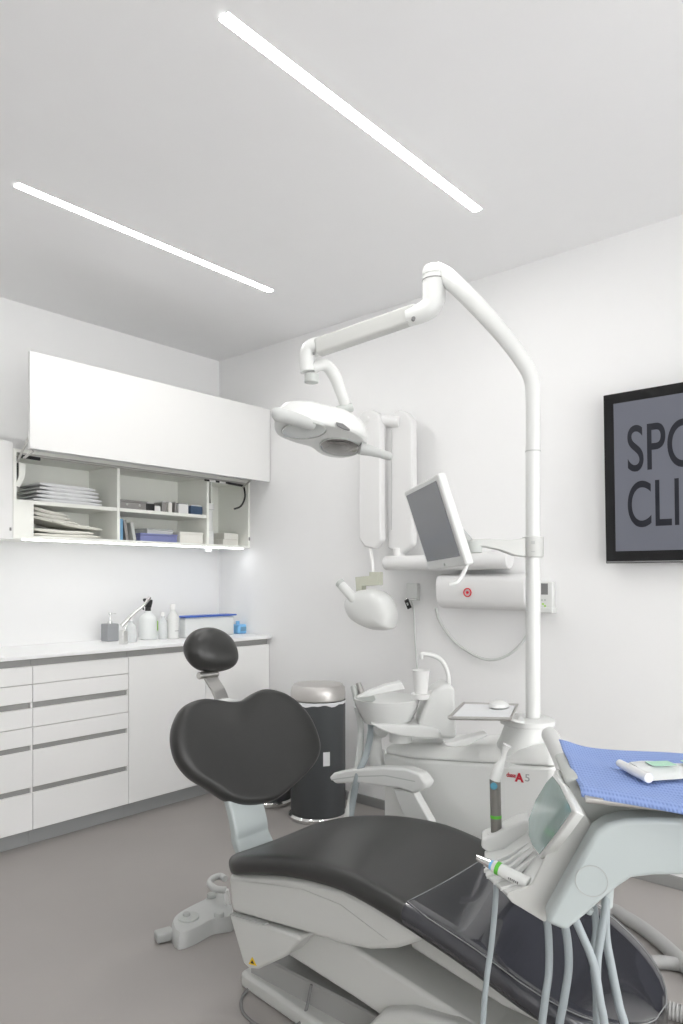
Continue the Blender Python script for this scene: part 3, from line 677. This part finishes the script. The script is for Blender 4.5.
q.z = .02; obj('side_pedal', obx(B(), q, dv, sv, Za, .06, .045, .034), 'greyu', fc, bevel=.008, seg=2)
q1 = PZ(229,893,.085)
hh_ = [PZ(a, b, .11) for a, b in ((226,890),(216,889),(210,884),(212,879),(220,876),(225,879))]
obj('ring_handle', tube(B(), hh_, .012, 10, 5), 'greyh', fc)
obj('handle_post', tube(B(), [hh_[0], hh_[0]+Vector((.01,0,-.055))], .01, 10, 1), 'satin', fc)
# power cord on the floor below chair
obj('power_cord', tube(B(), [PZ(254,985,.012), PZ(243,995,.005), PZ(242,1010,.005), PZ(254,1023,.005), PZ(275,1030,.005), (-1.62,-2.35,.02), (-1.60,-2.37,.12)], .0045, 8, 8), 'cord', ch)
# ------------------------------------------------------------------ dental unit (water unit)
du = thing('dental_unit', 'white floor-standing dental unit body with spittoon bowl and logo', 'dental unit', (-.86, -2.5, 0))
UXF, UXB = -1.0, -.73
def unit_ring(z, ins, base=0):
    pl_ = [(UXF,-2.29),(UXF,-2.79),(UXF+.03,-2.82),(UXB-.05,-2.78),(UXB,-2.74),(UXB,-2.15),(UXB-.03,-2.12),(-.95,-2.12),(-.965,-2.14)]
    cx_, cy_ = (UXF+UXB)/2, -2.475; out = []
    for i_ in range(len(pl_)):
        (x_, y_) = pl_[i_]
        x_ = cx_+(x_-cx_)*(1-ins/.15); y_ = cy_+(y_-cy_)*(1-ins/.34)
        out.append(Vector((x_, y_, z+(max(0, -2.2-y_)*.125 if z > .45 else 0))))
    return out
obj('body', loft(B(), [unit_ring(0,.02), unit_ring(.04,.004), unit_ring(.3,0), unit_ring(.598,0)]), 'unitw', du, bevel=.012, seg=3)
obj('top_cap', loft(B(), [unit_ring(.599,.004), unit_ring(.618,.008), unit_ring(.642,.028), unit_ring(.652,.055)]), 'unitw', du, bevel=.010, seg=3)
obj('neck', tube(B(), [(-.95,-2.10,.50),(-.96,-2.085,.60),(-.965,-2.09,.66),(-.98,-2.13,.69)], [.03,.028,.026,.03], 16, 5), 'plastic', du)
# logo
def on_front(px, py): return PX(px, py, UXF-.001)
p = on_front(506.5, 776.5)
up = Vector((0, 0, 1)); xd = Vector((0,-1,.06))
obj('logo_word', text_mesh('classe', .020, p, xd, up, .0004, .68, .0004), 'red', du, smooth=False)
p = on_front(515.5, 781)
obj('logo_letter', text_mesh('A', .036, p, xd, up, .0005, 1.05, .0016), 'red', du, smooth=False)
p = on_front(524.5, 781)
obj('logo_number', text_mesh('5', .032, p, xd, up, .0004, 1.2, 0), 'lgrey', du, smooth=False)
# turret
PC = CW((533-CX)/F*2.3, 2.3, 0); px_, py_ = PC.x, PC.y
def disc_ring(cx_, cy_, r_, z): return [Vector((cx_+r_*math.cos(a), cy_+r_*math.sin(a), z)) for a in [2*PI*k/40 for k in range(40)]]
obj('turret', loft(B(), [disc_ring(px_-.045, py_+.035, .087, .645), disc_ring(px_-.038, py_+.03, .081, .68), disc_ring(px_-.025, py_+.018, .074, .73), disc_ring(px_-.015, py_+.012, .071, .765)]), 'plastic', du)
obj('turret_plate', loft(B(), [disc_ring(px_-.012, py_+.014, r_, z) for r_, z in ((.080,.7655),(.087,.768),(.087,.782),(.080,.786))]), 'plastic', du)
# spittoon
c = P(387, 698, 2.5); bowlc = Vector((c.x, c.y, c.z))
obj('spittoon_bowl', lathe(B(), bowlc, [(.0005,-.090),(.06,-.090),(.082,-.084),(.103,-.045),(.114,-.008),(.116,0),(.112,.002),(.105,-.012),(.085,-.045),(.05,-.058),(.0005,-.06)], 40), 'plastic', du)
p = [P(a, b, 2.40) for a, b in [(370,723.5),(378,729),(390,734),(402,736.5),(425,739),(441,739),(441,731),(436,728),(425,726),(405,725),(385,724)]]
obj('bowl_arm', prism(B(), [q for q in p], CW(0,.16,0)-CW(0,0,0)), 'plastic', du, bevel=.008, seg=3)
p = [P(a, b, 2.42) for a, b in [(415,738),(421,716),(427,700),(435,690),(444,685),(452,685),(455,690),(457,739)]]
obj('column', prism(B(), [q for q in p], CW(0,.13,0)-CW(0,0,0)), 'plastic', du, bevel=.014, seg=4)
obj('bowl_foot', lathe(B(), (bowlc.x+.04,bowlc.y-.03,.66), [(.04,0),(.04,.03),(.05,.06),(.0005,.065)], 24), 'plastic', du)
cp = P(421, 693, 2.45)
obj('cup_platform', lathe(B(), (cp.x,cp.y,cp.z-.022), [(.026,0),(.033,.004),(.034,.02),(.0005,.0205)], 24), 'satin', du)
obj('platform_arm', tube(B(), [cp+Vector((0,0,-.014)), P(436,692,2.46)], .012, 10, 1), 'satin', du)
obj('water_spout', tube(B(), [P(449,684,2.46), P(447.5,672,2.46), P(442,661,2.46), P(433,655.5,2.46), P(424,654,2.46), P(421.5,655.5,2.46), P(421.5,659,2.46)], [.008,.008,.008,.0085,.008,.008,.006], 12, 5), 'plastic', du)
sg = [P(a, b, 2.40) for a, b in [(357,698),(368,692.5),(385,686),(400,682.5),(402,683),(405,689.5),(396,691),(383,693.5),(368,697)]]
obj('splash_guard', prism(B(), sg, CW(0,.05,0)-CW(0,0,0)), 'plastic', du, bevel=.004, seg=3)
for k, (a, b) in enumerate((((353,686),(357,700)), ((358,683),(364,699)))):
    q = tube(B(), [P(*a,2.56), P(*b,2.54)], [.010,.013], 12, 1); obj('suction_tip', q, 'steel' if k else 'greyp', du, bevel=.001, seg=1)
obj('tip_holder', prism(B(), [P(a, b, 2.50) for a, b in [(354,698),(372,692),(376,700),(360,710),(355,706)]], CW(0,.05,0)-CW(0,0,0)), 'greyp', du, bevel=.004, seg=2)
obj('suction_hose', tube(B(), [P(357,706,2.55), P(361,730,2.6), P(358,765,2.55), P(352,795,2.5), (P(346,824,2.45))], .012, 12, 6), 'hosew', du)
obj('suction_hose', tube(B(), [P(368,708,2.55), P(371,730,2.58), P(366,755,2.5), P(358,775,2.46), P(353,800,2.48), P(349,826,2.45)], .012, 12, 6), 'hose', du)
# flat white suction paddle on the top cap
pl = [P(a, b, 2.3) for a, b in [(444,743.5),(458,741),(470,737),(486,733.5),(489,735.5),(480,740),(468,745.5),(456,747.5),(446,746.5)]]
obj('holder_paddle', prism(B(), pl, CW(0,.05,0)-CW(0,0,0)), 'plastic', du, bevel=.005, seg=3)
# instrument tray on the turret
ty = .828
tr = [PZ(a, b, ty) for a, b in ((447.5,718.5),(512,719.5),(518.5,705.5),(463,703.5))]
tray_ = tr
bm = B(); cc = sum(tr, Vector())/4
loft(bm, [[cc+(p-cc)*.93-Za*.006 for p in tr], [p for p in tr], [p+Za*.006 for p in tr], [cc+(p-cc)*.965+Za*.006 for p in tr], [cc+(p-cc)*.92-Za*.002 for p in tr]])
ty_ = thing('instrument_tray', 'shallow steel instrument tray with a white liner on the unit turret', 'tray', tuple(cc-Za*.006))
obj('tray', bm, 'steel', ty_, smooth=False)
obj('liner', prism(B(), [cc+(p-cc)*.90-Za*.0018 for p in tr], (0,0,.0035)), 'paper', ty_, smooth=False)
obj('arm', tube(B(), [PZ(504,717,ty-.010), PZ(520,722,ty-.026), Vector((px_-.05,py_+.02,.7900))], [.010,.011,.012], 10, 4, flat=.5), 'plastic', ty_)
p = PZ(499, 705, ty+.012)
tag(obj('silicone_pad', loft(B(), [[p+Vector((r*math.cos(a)*1.3, r*math.sin(a), z)) for a in [2*PI*k/20 for k in range(20)]] for r, z in ((.024,-.008),(.03,-.004),(.027,.006),(.012,.014))]), 'plastic'), 'small white rounded piece lying at the back of the steel tray', 'pad')
# cup
cup = thing('plastic_cup', 'white plastic cup standing under the water spout', 'cup', tuple(cp))
obj('body', lathe(B(), cp-Za*.001, [(.0005,0),(.022,0),(.0295,.078),(.031,.08),(.0295,.081),(.028,.078),(.021,.004),(.0005,.004)], 28), 'satin', cup)
# ------------------------------------------------------------------ lamp on its pole
lp = thing('dental_lamp', 'white dental operating lamp hanging from a tall bent pole', 'lamp', (px_, py_, .786))
R_ = .0235
poleT = [Vector((px_,py_,.7865)), Vector((px_,py_,1.2)), Vector((px_,py_,1.6)), P(533,400,2.3), P(531,378,2.305), P(522,360,2.31), P(505,337,2.33), P(480,309,2.37), P(457,286,2.41), P(445,276,2.44), P(435,272,2.45)]
poleT[3].x, poleT[3].y = px_, py_
obj('pole', tube(B(), poleT, [R_,R_,R_,R_,.0245,.0265,.028,.030,.031,.032,.034], 24, 6), 'plastic', lp)
for z in (P(533,452,2.3).z,): obj('pole_joint', lathe(B(), (px_,py_,z), [(R_+.0015,0),(R_+.0015,.004)], 24), 'greyp', lp)
jt = P(434, 276, 2.45)
obj('knuckle', lathe(B(), (jt.x,jt.y,jt.z-.10), [(.030,0),(.038,.006),(.040,.03),(.040,.098),(.038,.10),(.040,.102),(.041,.118),(.034,.132),(.02,.138),(.0005,.139)], 28), 'plastic', lp)
obj('knuckle_gap', lathe(B(), (jt.x,jt.y,jt.z-.018), [(.0412,0),(.0412,.0025)], 28), 'cord', lp)
# spring arm from knuckle to elbow
A0 = P(430, 309, 2.45); A1 = P(317, 348, 2.62)
d = (A1-A0).normalized(); sd = d.cross(Za).normalized(); upv = sd.cross(d)
def bar(bm, pts, hs_, w_):
    rings = []
    for p, h_ in zip(pts, hs_): rings.append([p+sd*w_/2+upv*h_/2, p-sd*w_/2+upv*h_/2, p-sd*w_/2-upv*h_/2, p+sd*w_/2-upv*h_/2])
    return loft(bm, rings)
obj('arm_knee', tube(B(), [P(434,293,2.45), P(432,305,2.45), P(421,313,2.46), P(408,318,2.48)], [.040,.038,.034,.030], 20, 5), 'plastic', lp)
obj('spring_arm', bar(B(), [A0.lerp(A1,.1), A0.lerp(A1,.5), A1], (.062,.062,.062), .05), 'plastic2', lp, bevel=.010, seg=3)
obj('arm_screw', lathe(B(), P(413.5,318.5,2.42), [(.0005,-.002),(.007,-.002),(.007,.01)], 12, CW(0,1,0)-CW(0,0,0)), 'cord', lp)
el = P(311, 355, 2.64)
obj('elbow', tube(B(), [P(320,346,2.63), P(311,349,2.64), P(307,358,2.64), P(308,372,2.64)], [.034,.034,.030,.028], 20, 5), 'plastic', lp)
obj('elbow_cap', tube(B(), [P(311.5,374,2.64), P(311.5,383,2.64)], [.027,.027], 20, 1), 'greyp', lp, bevel=.004)
obj('elbow_pin', lathe(B(), P(313.5,353,2.60), [(.0005,-.002),(.004,-.002),(.004,.01)], 10, CW(0,1,0)-CW(0,0,0)), 'cord', lp)
obj('yoke', tube(B(), [P(312,368,2.64), P(325,365,2.66), P(334,375,2.68), P(341,392,2.70), P(346,408,2.72)], [.020,.022,.024,.022,.019], 20, 5), 'plastic', lp)
obj('yoke_pivot', tube(B(), [P(337,411,2.70), P(352,407,2.72)], .018, 16, 1), 'greyp', lp, bevel=.003)
# head
LC = P(320, 437, 2.7)
vw = (CW(-.10,-.22,0)-CW(0,0,0)); LN = Vector((vw.x, vw.y, -.97)).normalized()
hpx = [(274,425),(275,431),(280,437),(295,443),(311,447.5),(322,455),(338,458.5),(354,456.5),(363,450),(367,442),(356,433),(340,428),(322,424),(305,420),(288,419),(277,420)]
outl = crom([PPL(a, b, LC, LN) for a, b in hpx], 3, True)
cc = sum(outl, Vector())/len(outl)
cc2 = cc - LN*.075
hd = obj('head', loft(B(), [[cc+(p-cc)*s-LN*h_ for p in outl] for s, h_ in ((.93,0),(.99,.002),(1.0,.01),(1.0,.028),(.96,.055),(.88,.078),(.72,.096),(.5,.106),(.25,.109))]), 'plastic', lp)
hd.data.set_sharp_from_angle(angle=math.radians(80))
def ell(px, py, rx, ry, rot, off, n_=28):
    r = math.radians(rot); o_ = []
    for k in range(n_):
        a = 2*PI*k/n_; u, v = rx*math.cos(a), ry*math.sin(a)
        o_.append(PPL(px+u*math.cos(r)-v*math.sin(r), py+u*math.sin(r)+v*math.cos(r), LC+LN*off, LN))
    return o_
for k, (a, b, rx, ry, rot, m) in enumerate(((304,430.5,22,8.2,-2,'lens2'), (340,447,20.5,8.6,5,'lens'))):
    e = ell(a, b, rx, ry, rot, .003); cc_ = sum(e, Vector())/len(e)
    o_ = obj('reflector', loft(B(), [[cc_+(p-cc_)*s-LN*h_ for p in e] for s, h_ in ((1,.0),(.98,-.001),(.8,-.0045),(.45,-.007),(.1,-.008))]), m, lp)
    obj('reflector_ring', tube(B(), e, .0032, 6, 1, closed=True), 'greyp', lp)
bp_ = [(336,422),(343,423.5),(350,429),(350,431),(344,429.5),(337,426)]
vdir = (LC-CAM).normalized()
obj('badge', prism(B(), [P(a, b, 2.585) for a, b in bp_], vdir*.05), 'cord', lp, bevel=.002, seg=1)
obj('handle', tube(B(), [P(275,415,2.52), P(279,415,2.52), P(295,419,2.55), P(313,425,2.60)], [.024,.026,.024,.019], 18, 4), 'greyh', lp)
obj('handle_socket', tube(B(), [P(274.3,415,2.517), P(275,415,2.5195)], .015, 16, 1), 'greyp', lp)
obj('handle', tube(B(), [P(360,448,2.72), P(375,452,2.73), P(388,456,2.74), P(392,457.5,2.74)], [.026,.019,.016,.012], 18, 4), 'greyh', lp)
# ------------------------------------------------------------------ monitor on the pole
cw = lambda t_: CW(*t_)
TLc, TRc, BRc, BLc = cw((.215,2.457,1.539)), cw((.283,2.104,1.549)), cw((.373,2.113,1.276)), cw((.304,2.466,1.265))
mc = (TLc+TRc+BRc+BLc)/4; mu = (TRc-TLc).normalized(); mv = (TLc-BLc).normalized(); mn = mu.cross(mv).normalized()
if mn.dot(CAM-mc) < 0: mn = -mn
MW, MH = (TRc-TLc).length, (TLc-BLc).length
mo = thing('monitor', 'white medical monitor tilted on an arm clamped to the pole', 'monitor', tuple(mc-Za*.15))
obj('casing', obx(B(), mc-mn*.015, mu, mn, mv, MW, .030, MH), 'plastic', mo, bevel=.009, seg=4)
sc = obj('screen', obx(B(), mc+mn*.0008+mv*.008, mu, mn, mv, MW-.04, .0012, MH-.05), 'screen', mo, smooth=False)
obj('power_button', lathe(B(), mc+mn*.0003-mv*(MH/2-.014), [(.005,0),(.005,.002),(.0005,.0025)], 12, mn), 'greyp', mo)
obj('back_cover', obx(B(), mc-mn*.0415, mu, mn, mv, MW*.6, .022, MH*.6), 'plastic', mo, bevel=.008, seg=2)
hb = [mc-mn*.05+mu*(MW/2-.05)+mv*a for a in (.10,.03,-.06)]
obj('grab_handle', tube(B(), [P(452,500,2.12), P(458,520,2.14), P(464,545,2.15), P(467,562,2.15), P(463,574,2.14), P(457,582,2.12), P(449,584,2.12)], .0065, 10, 5), 'plastic', mo)
jx = CW((474-CX)/F*2.27, 2.27, P(474,547,2.27).z)
obj('swivel', tube(B(), [mc-mn*.06, P(470,547,2.28)], [.02,.022], 16, 1), 'greyu', mo, bevel=.003)
obj('swivel_cup', tube(B(), [P(474,541,2.27), P(474,553,2.27)], .026, 20, 1), 'greyp', mo, bevel=.004)
a0 = [P(a, b, d_) for a, b, d_ in ((472,539,2.25),(490,538.5,2.25),(510,540,2.26),(526,537.5,2.27),(526,557,2.27),(514,555.5,2.26),(500,550,2.25),(485,547,2.25),(472,547,2.25))]
obj('support_arm', prism(B(), a0, CW(0,.04,0)-CW(0,0,0)), 'plastic2', mo, bevel=.006, seg=3)
zc = P(533,547,2.3).z
obj('clamp', lathe(B(), (px_,py_,zc-.034), [(.0242,0),(.034,.002),(.034,.066),(.0242,.068)], 28), 'plastic2', mo)
for k in range(2):
    q = P(530.5+k*.0, 543+k*9, 2.3)
    obj('clamp_label', obx(B(), Vector((px_,py_,q.z))+(CAM-Vector((px_,py_,H))).normalized()*.0345, CW(1,0,0)-CW(0,0,0), CW(0,1,0)-CW(0,0,0), Za, .012, .0015, .010 if k == 0 else .003), 'greyu', mo, smooth=False)
# ------------------------------------------------------------------ delivery console
dc = thing('delivery_console', 'white dentist instrument console on an arm over the leg rest', 'instrument console', tuple(CW(.42,1.3,.60)))
Wc = Vector((.2,.98)).normalized()
WD = (CW(Wc.x,Wc.y,0)-CW(0,0,0)); E1 = (CW(Wc.y,-Wc.x,0)-CW(0,0,0))
O0 = CW(.40,1.2,.7)
def K(px, py, w_): return PPL(px, py, O0+WD*w_, WD)
# side wing
wing = [(545,923),(556,928),(566,932.5),(586,916),(607,897),(620,887),(632,879),(655,876.5),(690,876),(740,884),(760,850),(740,822),(690,819.5),(655,818.5),(626,819.5),(608,824),(596,832),(586,849),(572,874)]
obj('side_wing', prism(B(), [K(a, b, 0) for a, b in wing], WD*.055), 'pale', dc, bevel=.010, seg=4)
jc = K(591.5, 881, 0)
bm = B(); tube(bm, [jc-WD*.001+(E1*math.cos(a)+Za*math.sin(a))*.026 for a in [2*PI*k/32 for k in range(32)]], .0008, 6, 1, closed=True)
obj('pivot_seam', bm, 'greyu', dc)
obj('pivot_cap', lathe(B(), jc+WD*.002, [(.0255,0),(.0255,.0028),(.0005,.0028)], 32, -WD), 'pale', dc)
# console body loft between near and far sections
near_ = [(545,922),(513,902),(507,895),(531,887),(543,862),(563,786),(572,792),(596,832),(580,868)]
mid_ = [(534,902),(495,884),(484,875),(510,867),(534,848),(559,777),(569,783),(591,822),(576,860)]
far_ = [(522,880),(494,868),(483,850),(504,846),(526,830),(556,768),(566,772),(586,812),(571,852)]
NW, MWw, FW = .06, .15, .27
nr = [K(a, b, NW) for a, b in near_]; mr = [K(a, b, MWw) for a, b in mid_]; fr = [K(a, b, FW) for a, b in far_]
def sec(w_):
    if w_ < MWw: return [p.lerp(q, (w_-NW)/(MWw-NW)) for p, q in zip(nr, mr)]
    return [p.lerp(q, (w_-MWw)/(FW-MWw)) for p, q in zip(mr, fr)]
bm = loft(B(), [nr, mr, fr])
obj('console_body', bm, 'plastic', dc, bevel=.006, seg=3)
# near end cheek that closes the instrument trough
cheek = [(545,923),(512,903),(506,896),(509,893),(531,886),(544,860),(566,789),(574,794),(596,832),(580,868)]
obj('end_cheek', prism(B(), [K(a, b, .0555) for a, b in cheek], WD*.010), 'plastic2', dc, bevel=.003, seg=2)
# rear holder ledge
led = [(481,848),(482,839),(490,836),(505,829),(520,822),(530,820),(534,840),(515,856),(498,860)]
obj('rear_holder', prism(B(), [K(a, b, .255) for a, b in led], WD*.055), 'plastic', dc, bevel=.006, seg=3)
hq = K(496.5, 838, .275)
obj('holder_collar', lathe(B(), hq-Za*.006, [(.017,0),(.020,.004),(.019,.016),(.014,.018)], 24), 'plastic', dc)
# dividers of the instrument slots (ribs running up the trough)
rib_list = []
for w_ in (.085, .112, .139, .166, .195):
    lp_ = sec(w_); a_, b_, c_ = lp_[2], lp_[3], lp_[4]
    nw_ = w_-.085 < .001
    ribp = [a_-Za*.003, a_+Za*.004, a_.lerp(b_,.6)+Za*.003, b_+Za*.002-(b_-a_)*.2, b_-Za*.003]
    if not nw_: ribp = [a_-Za*.003, a_+Za*.005, a_.lerp(b_,.5)+Za*.004, b_.lerp(c_,.35)+(a_-b_)*.35, b_.lerp(c_,.75)+(a_-b_)*.22, c_, b_-Za*.003]
    obj('slot_divider', prism(B(), [p-WD*.003 for p in ribp], WD*.006), 'plastic', dc, bevel=.0015, seg=2)
# glass display on the sloping face
fn = (nr[5]-nr[4]).cross(fr[4]-nr[4]).normalized()
if fn.dot(CAM-nr[4]) < 0: fn = -fn
dpx = [(542,855),(535,846),(531,835),(531,820),(538,801),(549,783),(555,777),(562,786),(572,806),(574,812),(560,832)]
pp = (nr[4]+nr[5]+fr[4]+fr[5])/4
dmid = max((p-pp).dot(fn) for p in (nr[4],nr[5],mr[4],mr[5],fr[4],fr[5]))
pp = pp+fn*(dmid+.001)
dp = [PPL(a, b, pp, fn) for a, b in dpx]; ccd = sum(dp, Vector())/len(dp)
back_ = [ccd+(p-ccd)*1.10 for p in dp]
obj('display_bezel', loft(B(), [[ccd+(p-ccd)*.93-fn*(dmid+.012) for p in dp], back_, [ccd+(p-ccd)*1.05+fn*.004 for p in dp]]), 'plastic', dc, bevel=.004, seg=3)
obj('display', prism(B(), [p+fn*.0041 for p in dp], fn*.001), 'glassy', dc, smooth=False, label='pale green glass touch display')
# connecting arm to the turret
obj('connecting_arm', tube(B(), [P(550,735,2.03), P(561,756,1.80), P(571,777,1.58), P(576,788,1.50)], [.024,.024,.0255,.024], 20, 4), 'plastic', dc)
# housing under the tray
hs2 = [(564,781),(574,778),(588,784),(600,786),(700,790),(700,818),(645,818),(612,823),(594,832),(576,806)]
obj('tray_housing', prism(B(), [K(a, b, .09) for a, b in hs2], WD*.2), 'greyp', dc, bevel=.006, seg=2)
# tray plate
TZ = .866
FL, RL = CW(.415,1.205,0), CW(.49,1.56,0); EX = (CW(.94,-.34,0)-CW(0,0,0)).normalized()
FRt, RRt = FL+EX*.44, RL+EX*.44
obj('tray_plate', prism(B(), [Vector((p.x,p.y,TZ-.012)) for p in (FL,FRt,RRt,RL)], (0,0,.011)), 'steel', dc, bevel=.003, seg=2)
# hoses of the console
def hose(pts, r, yb):
    q = [P(*p) for p in pts]; e = q[-1]
    q += [Vector((e.x-.01, e.y, .24)), Vector((e.x-.005, e.y+.03, .08)), Vector((e.x+.03, (e.y+yb)/2, r+.004)), Vector((-1.73, yb-.02, r+.004)), Vector((-1.672, yb, .075))]
    return obj('hose', tube(B(), q, r, 12, 7), 'hose', dc)
hose([(494,862,1.42),(496,890,1.40),(492,940,1.38),(486,985,1.37),(482,1040,1.36)], .0055, -2.72)
hose([(546,915,1.30),(548.5,935,1.30),(549,970,1.29),(545,1000,1.28),(541,1040,1.28)], .0068, -2.78)
hose([(564,920,1.27),(568,945,1.27),(568.5,970,1.27),(564,1000,1.27),(558,1040,1.27)], .0072, -2.83)
hose([(572,912,1.24),(580,930,1.23),(593,962,1.22),(600,1000,1.21),(605,1040,1.21)], .0070, -2.88)
hose([(607,893,1.26),(605,912,1.255),(601,935,1.25),(597,965,1.245),(597,1005,1.24),(597,1040,1.24)], .0072, -2.92)
hose([(606,900,1.29),(606,935,1.285),(611,965,1.275),(619,1005,1.265),(626,1040,1.26)], .0075, -2.97)
hose([(594,905,1.31),(596,930,1.30),(593,960,1.29),(597,1000,1.275),(600,1040,1.27)], .0062, -3.01)
obj('hose_fitting', tube(B(), [P(608,886,1.26), P(606.5,906,1.265)], .0105, 14, 1), 'pale', dc, bevel=.002)
obj('knob', tube(B(), [P(590,908,1.27), P(588,914,1.27)], [.008,.006], 12, 1), 'pale', dc, bevel=.002)
# syringe standing in the rear holder
sy0 = K(496.5, 838, .275); sy1 = K(495, 779, .275)
t = thing('air_water_syringe', 'grey upright syringe with a blue button, green band and white nozzle', 'syringe', tuple(sy0))
def seg_(a, b): return [sy0.lerp(sy1, a), sy0.lerp(sy1, b)]
obj('handle', tube(B(), seg_(-.03, 1.0), .0115, 20, 1), 'handp', t, bevel=.001, seg=1)
obj('green_band', tube(B(), seg_(.345, .395), .0119, 20, 1), 'green', t)
bt = sy0.lerp(sy1, .87)-CW(0,1,0)*0+(CAM-sy0).normalized()*.0105+ (E1*-.003)
obj('button', lathe(B(), bt, [(.0075,0),(.0075,.004),(.006,.006),(.0005,.0065)], 16, (CAM-sy0).normalized()), 'blueb', t)
nz = [K(495,780,.275), K(498.5,768,.275), K(503,758,.275), K(505,750,.275), K(507,745,.275)]
obj('nozzle', tube(B(), nz, [.012,.0105,.0055,.006,.0095], 16, 5), 'plastic', t)
# handpiece lying in the trough
h0 = K(480, 859, .125); h1 = K(529, 884, .078)
t = thing('scaler_handpiece', 'white handpiece with a green ring and metal tip lying in the console trough', 'handpiece', tuple(h0))
def hseg(a, b): return [h0.lerp(h1, a), h0.lerp(h1, b)]
obj('handle', tube(B(), hseg(.28, 1.0), [.0115,.0125], 20, 1), 'plastic', t, bevel=.0015, seg=2)
obj('green_ring', tube(B(), hseg(.355, .43), .0123, 20, 1), 'green', t)
obj('blue_ring', tube(B(), hseg(.225, .28), [.0085,.0105], 20, 1), 'sky', t)
obj('metal_tip', tube(B(), hseg(-.06, .225), [.0055,.0085], 16, 1), 'chrome', t)
hdv = (h1-h0).normalized(); hup = (Za-hdv*hdv.z).normalized(); hnn = hdv.cross(hup); 
if hnn.dot(CAM-h0) < 0: hnn = -hnn
fwn = (hnn*.93+hup*.0).normalized()
bm = text_mesh('PIEZO', .0085, h0.lerp(h1,.62)+hnn*.0128-hup*.006, hdv, hup, .0002, 1.15, 0) if False else None
bm = B()
for k in range(6): obx(bm, h0.lerp(h1,.66+.035*k)+hnn*.0124-hup*.002, hdv, hnn, hup, .0022, .0006, .005 if k % 2 else .0038)
obj('print', bm, 'cord', t, smooth=False)
# ------------------------------------------------------------------ blue bib on the tray and pouch
def bib():
    bm = B(); uvl = bm.loops.layers.uv.new('UVMap'); NX, NY = 60, 40
    g = []
    for j in range(NY+1):
        row = []
        for i in range(NX+1):
            u = i/NX; v = j/NY
            a = Vector((FL.x,FL.y,0))-EX*.004+EX*.47*u; b = Vector((RL.x,RL.y,0))-EX*.01+EX*.47*u
            p = (a+(b-a).normalized()*(.012-.16*u)).lerp(b, v)
            z = TZ+.004+.0025*math.sin(u*9+v*3)*(.3+v)+.002*math.sin(v*14+u*5)
            ff = max(0, (.085-v)/.085); z -= .008*ff*ff
            z += .010*math.exp(-((u-.0)/.08)**2)*v*v
            row.append((bm.verts.new((p.x,p.y,z)), (u,v)))
        g.append(row)
    for j in range(NY):
        for i in range(NX):
            q = [g[j][i], g[j][i+1], g[j+1][i+1], g[j+1][i]]
            f = bm.faces.new([v[0] for v in q])
            for l, v in zip(f.loops, q): l[uvl].uv = v[1]
    return bm
o = obj('dental_bib', bib(), 'cloth'); tag(o, 'blue ribbed paper bib spread over the console tray', 'bib')
m_ = o.modifiers.new('s', 'SOLIDIFY'); m_.thickness = .0012; m_.offset = 0
PZc = TZ+.0105
pa, pb = PZ(619.5,763,PZc+.008), PZ(649,778,PZc+.008)
pw = thing('sterile_pouch', 'clear and mint sterile pouch with a white rolled edge lying on the blue bib', 'pouch', tuple((pa+pb)/2-Za*.006))
ed = (pb-pa); nd = Vector((ed.y, -ed.x, 0)).normalized()
if nd.dot(CW(1,0,0)-CW(0,0,0)) < 0: nd = -nd
obj('rolled_edge', tube(B(), [pa, pa.lerp(pb,.5)-nd*.002, pb], [.007,.0085,.009], 12, 5), 'satin', pw)
bm = B(); rings = []
for i in range(12):
    f = i/11; c0 = pa.lerp(pb,.5)+nd*(.004+.24*f); w_ = ed.length*(.48-.10*math.sin(f*PI*.8))
    e_ = ed.normalized(); hgt = .005+.007*math.sin(f*5+1)**2
    rings.append([c0-e_*w_-Za*.006, c0-e_*w_*.4+Za*hgt, c0+e_*w_*.3+Za*(hgt*.7), c0+e_*w_-Za*.006, c0-Za*.0075])
loft(bm, rings); obj('film', bm, 'clearw', pw)
bm = B()
for k in range(3):
    c0 = pa.lerp(pb,.55)+nd*(.05+.07*k); obx(bm, c0+Za*.0125, nd, ed.normalized(), Za, .045, .03, .001)
obj('print', bm, 'mint', pw, smooth=False)
# ------------------------------------------------------------------ floor hoses to the right
FH = [([(600,935),(604,910),(628,919),(652,935),(676,956),(705,985),(740,1012)], .024, 'smooth grey floor hose nearest the wall, curving past the foot end', 0),
      ([(600,960),(655,962),(700,970),(760,984)], .020, 'smooth grey floor hose lying between the other two', 0),
      ([(628,1008),(650,1006),(683,1014),(740,1030)], .024, 'ribbed grey corrugated hose at the lower right corner', 1)]
for pts, r, l, ribd in FH:
    pp_ = [PZ(a, b, r) for a, b in pts]; e = pp_[-1]
    st = Vector((-1.275, -2.93, r)) if ribd else (Vector((-.86, -2.84, r)) if pts[0][1] > 950 else Vector((-.70, -2.62, r)))
    path = crom([st]+pp_[1 if not ribd else 0:]+[Vector((e.x+.25, e.y-.35, r)), Vector((-.03, e.y-.75, r))], 10)
    if ribd:
        dens = crom(path, 4); rs = [r*(1 if (i//2) % 2 else .88) for i in range(len(dens))]
        bm = tube(B(), dens, rs, 14, 1)
    else: bm = tube(B(), path, r, 14, 1)
    tag(obj('floor_hose', bm, 'floorhose'), l, 'hose', 'hoses on the floor')
# ------------------------------------------------------------------ world
w = bpy.data.worlds.new('world'); S.world = w; w.use_nodes = True
bg = w.node_tree.nodes['Background']; bg.inputs[0].default_value = (1,1,.995,1); bg.inputs[1].default_value = 4.1
S.view_settings.view_transform = 'Standard'; S.view_settings.look = 'None'; S.view_settings.gamma = 1; S.view_settings.use_curve_mapping = False
S.view_settings.exposure = 0.22
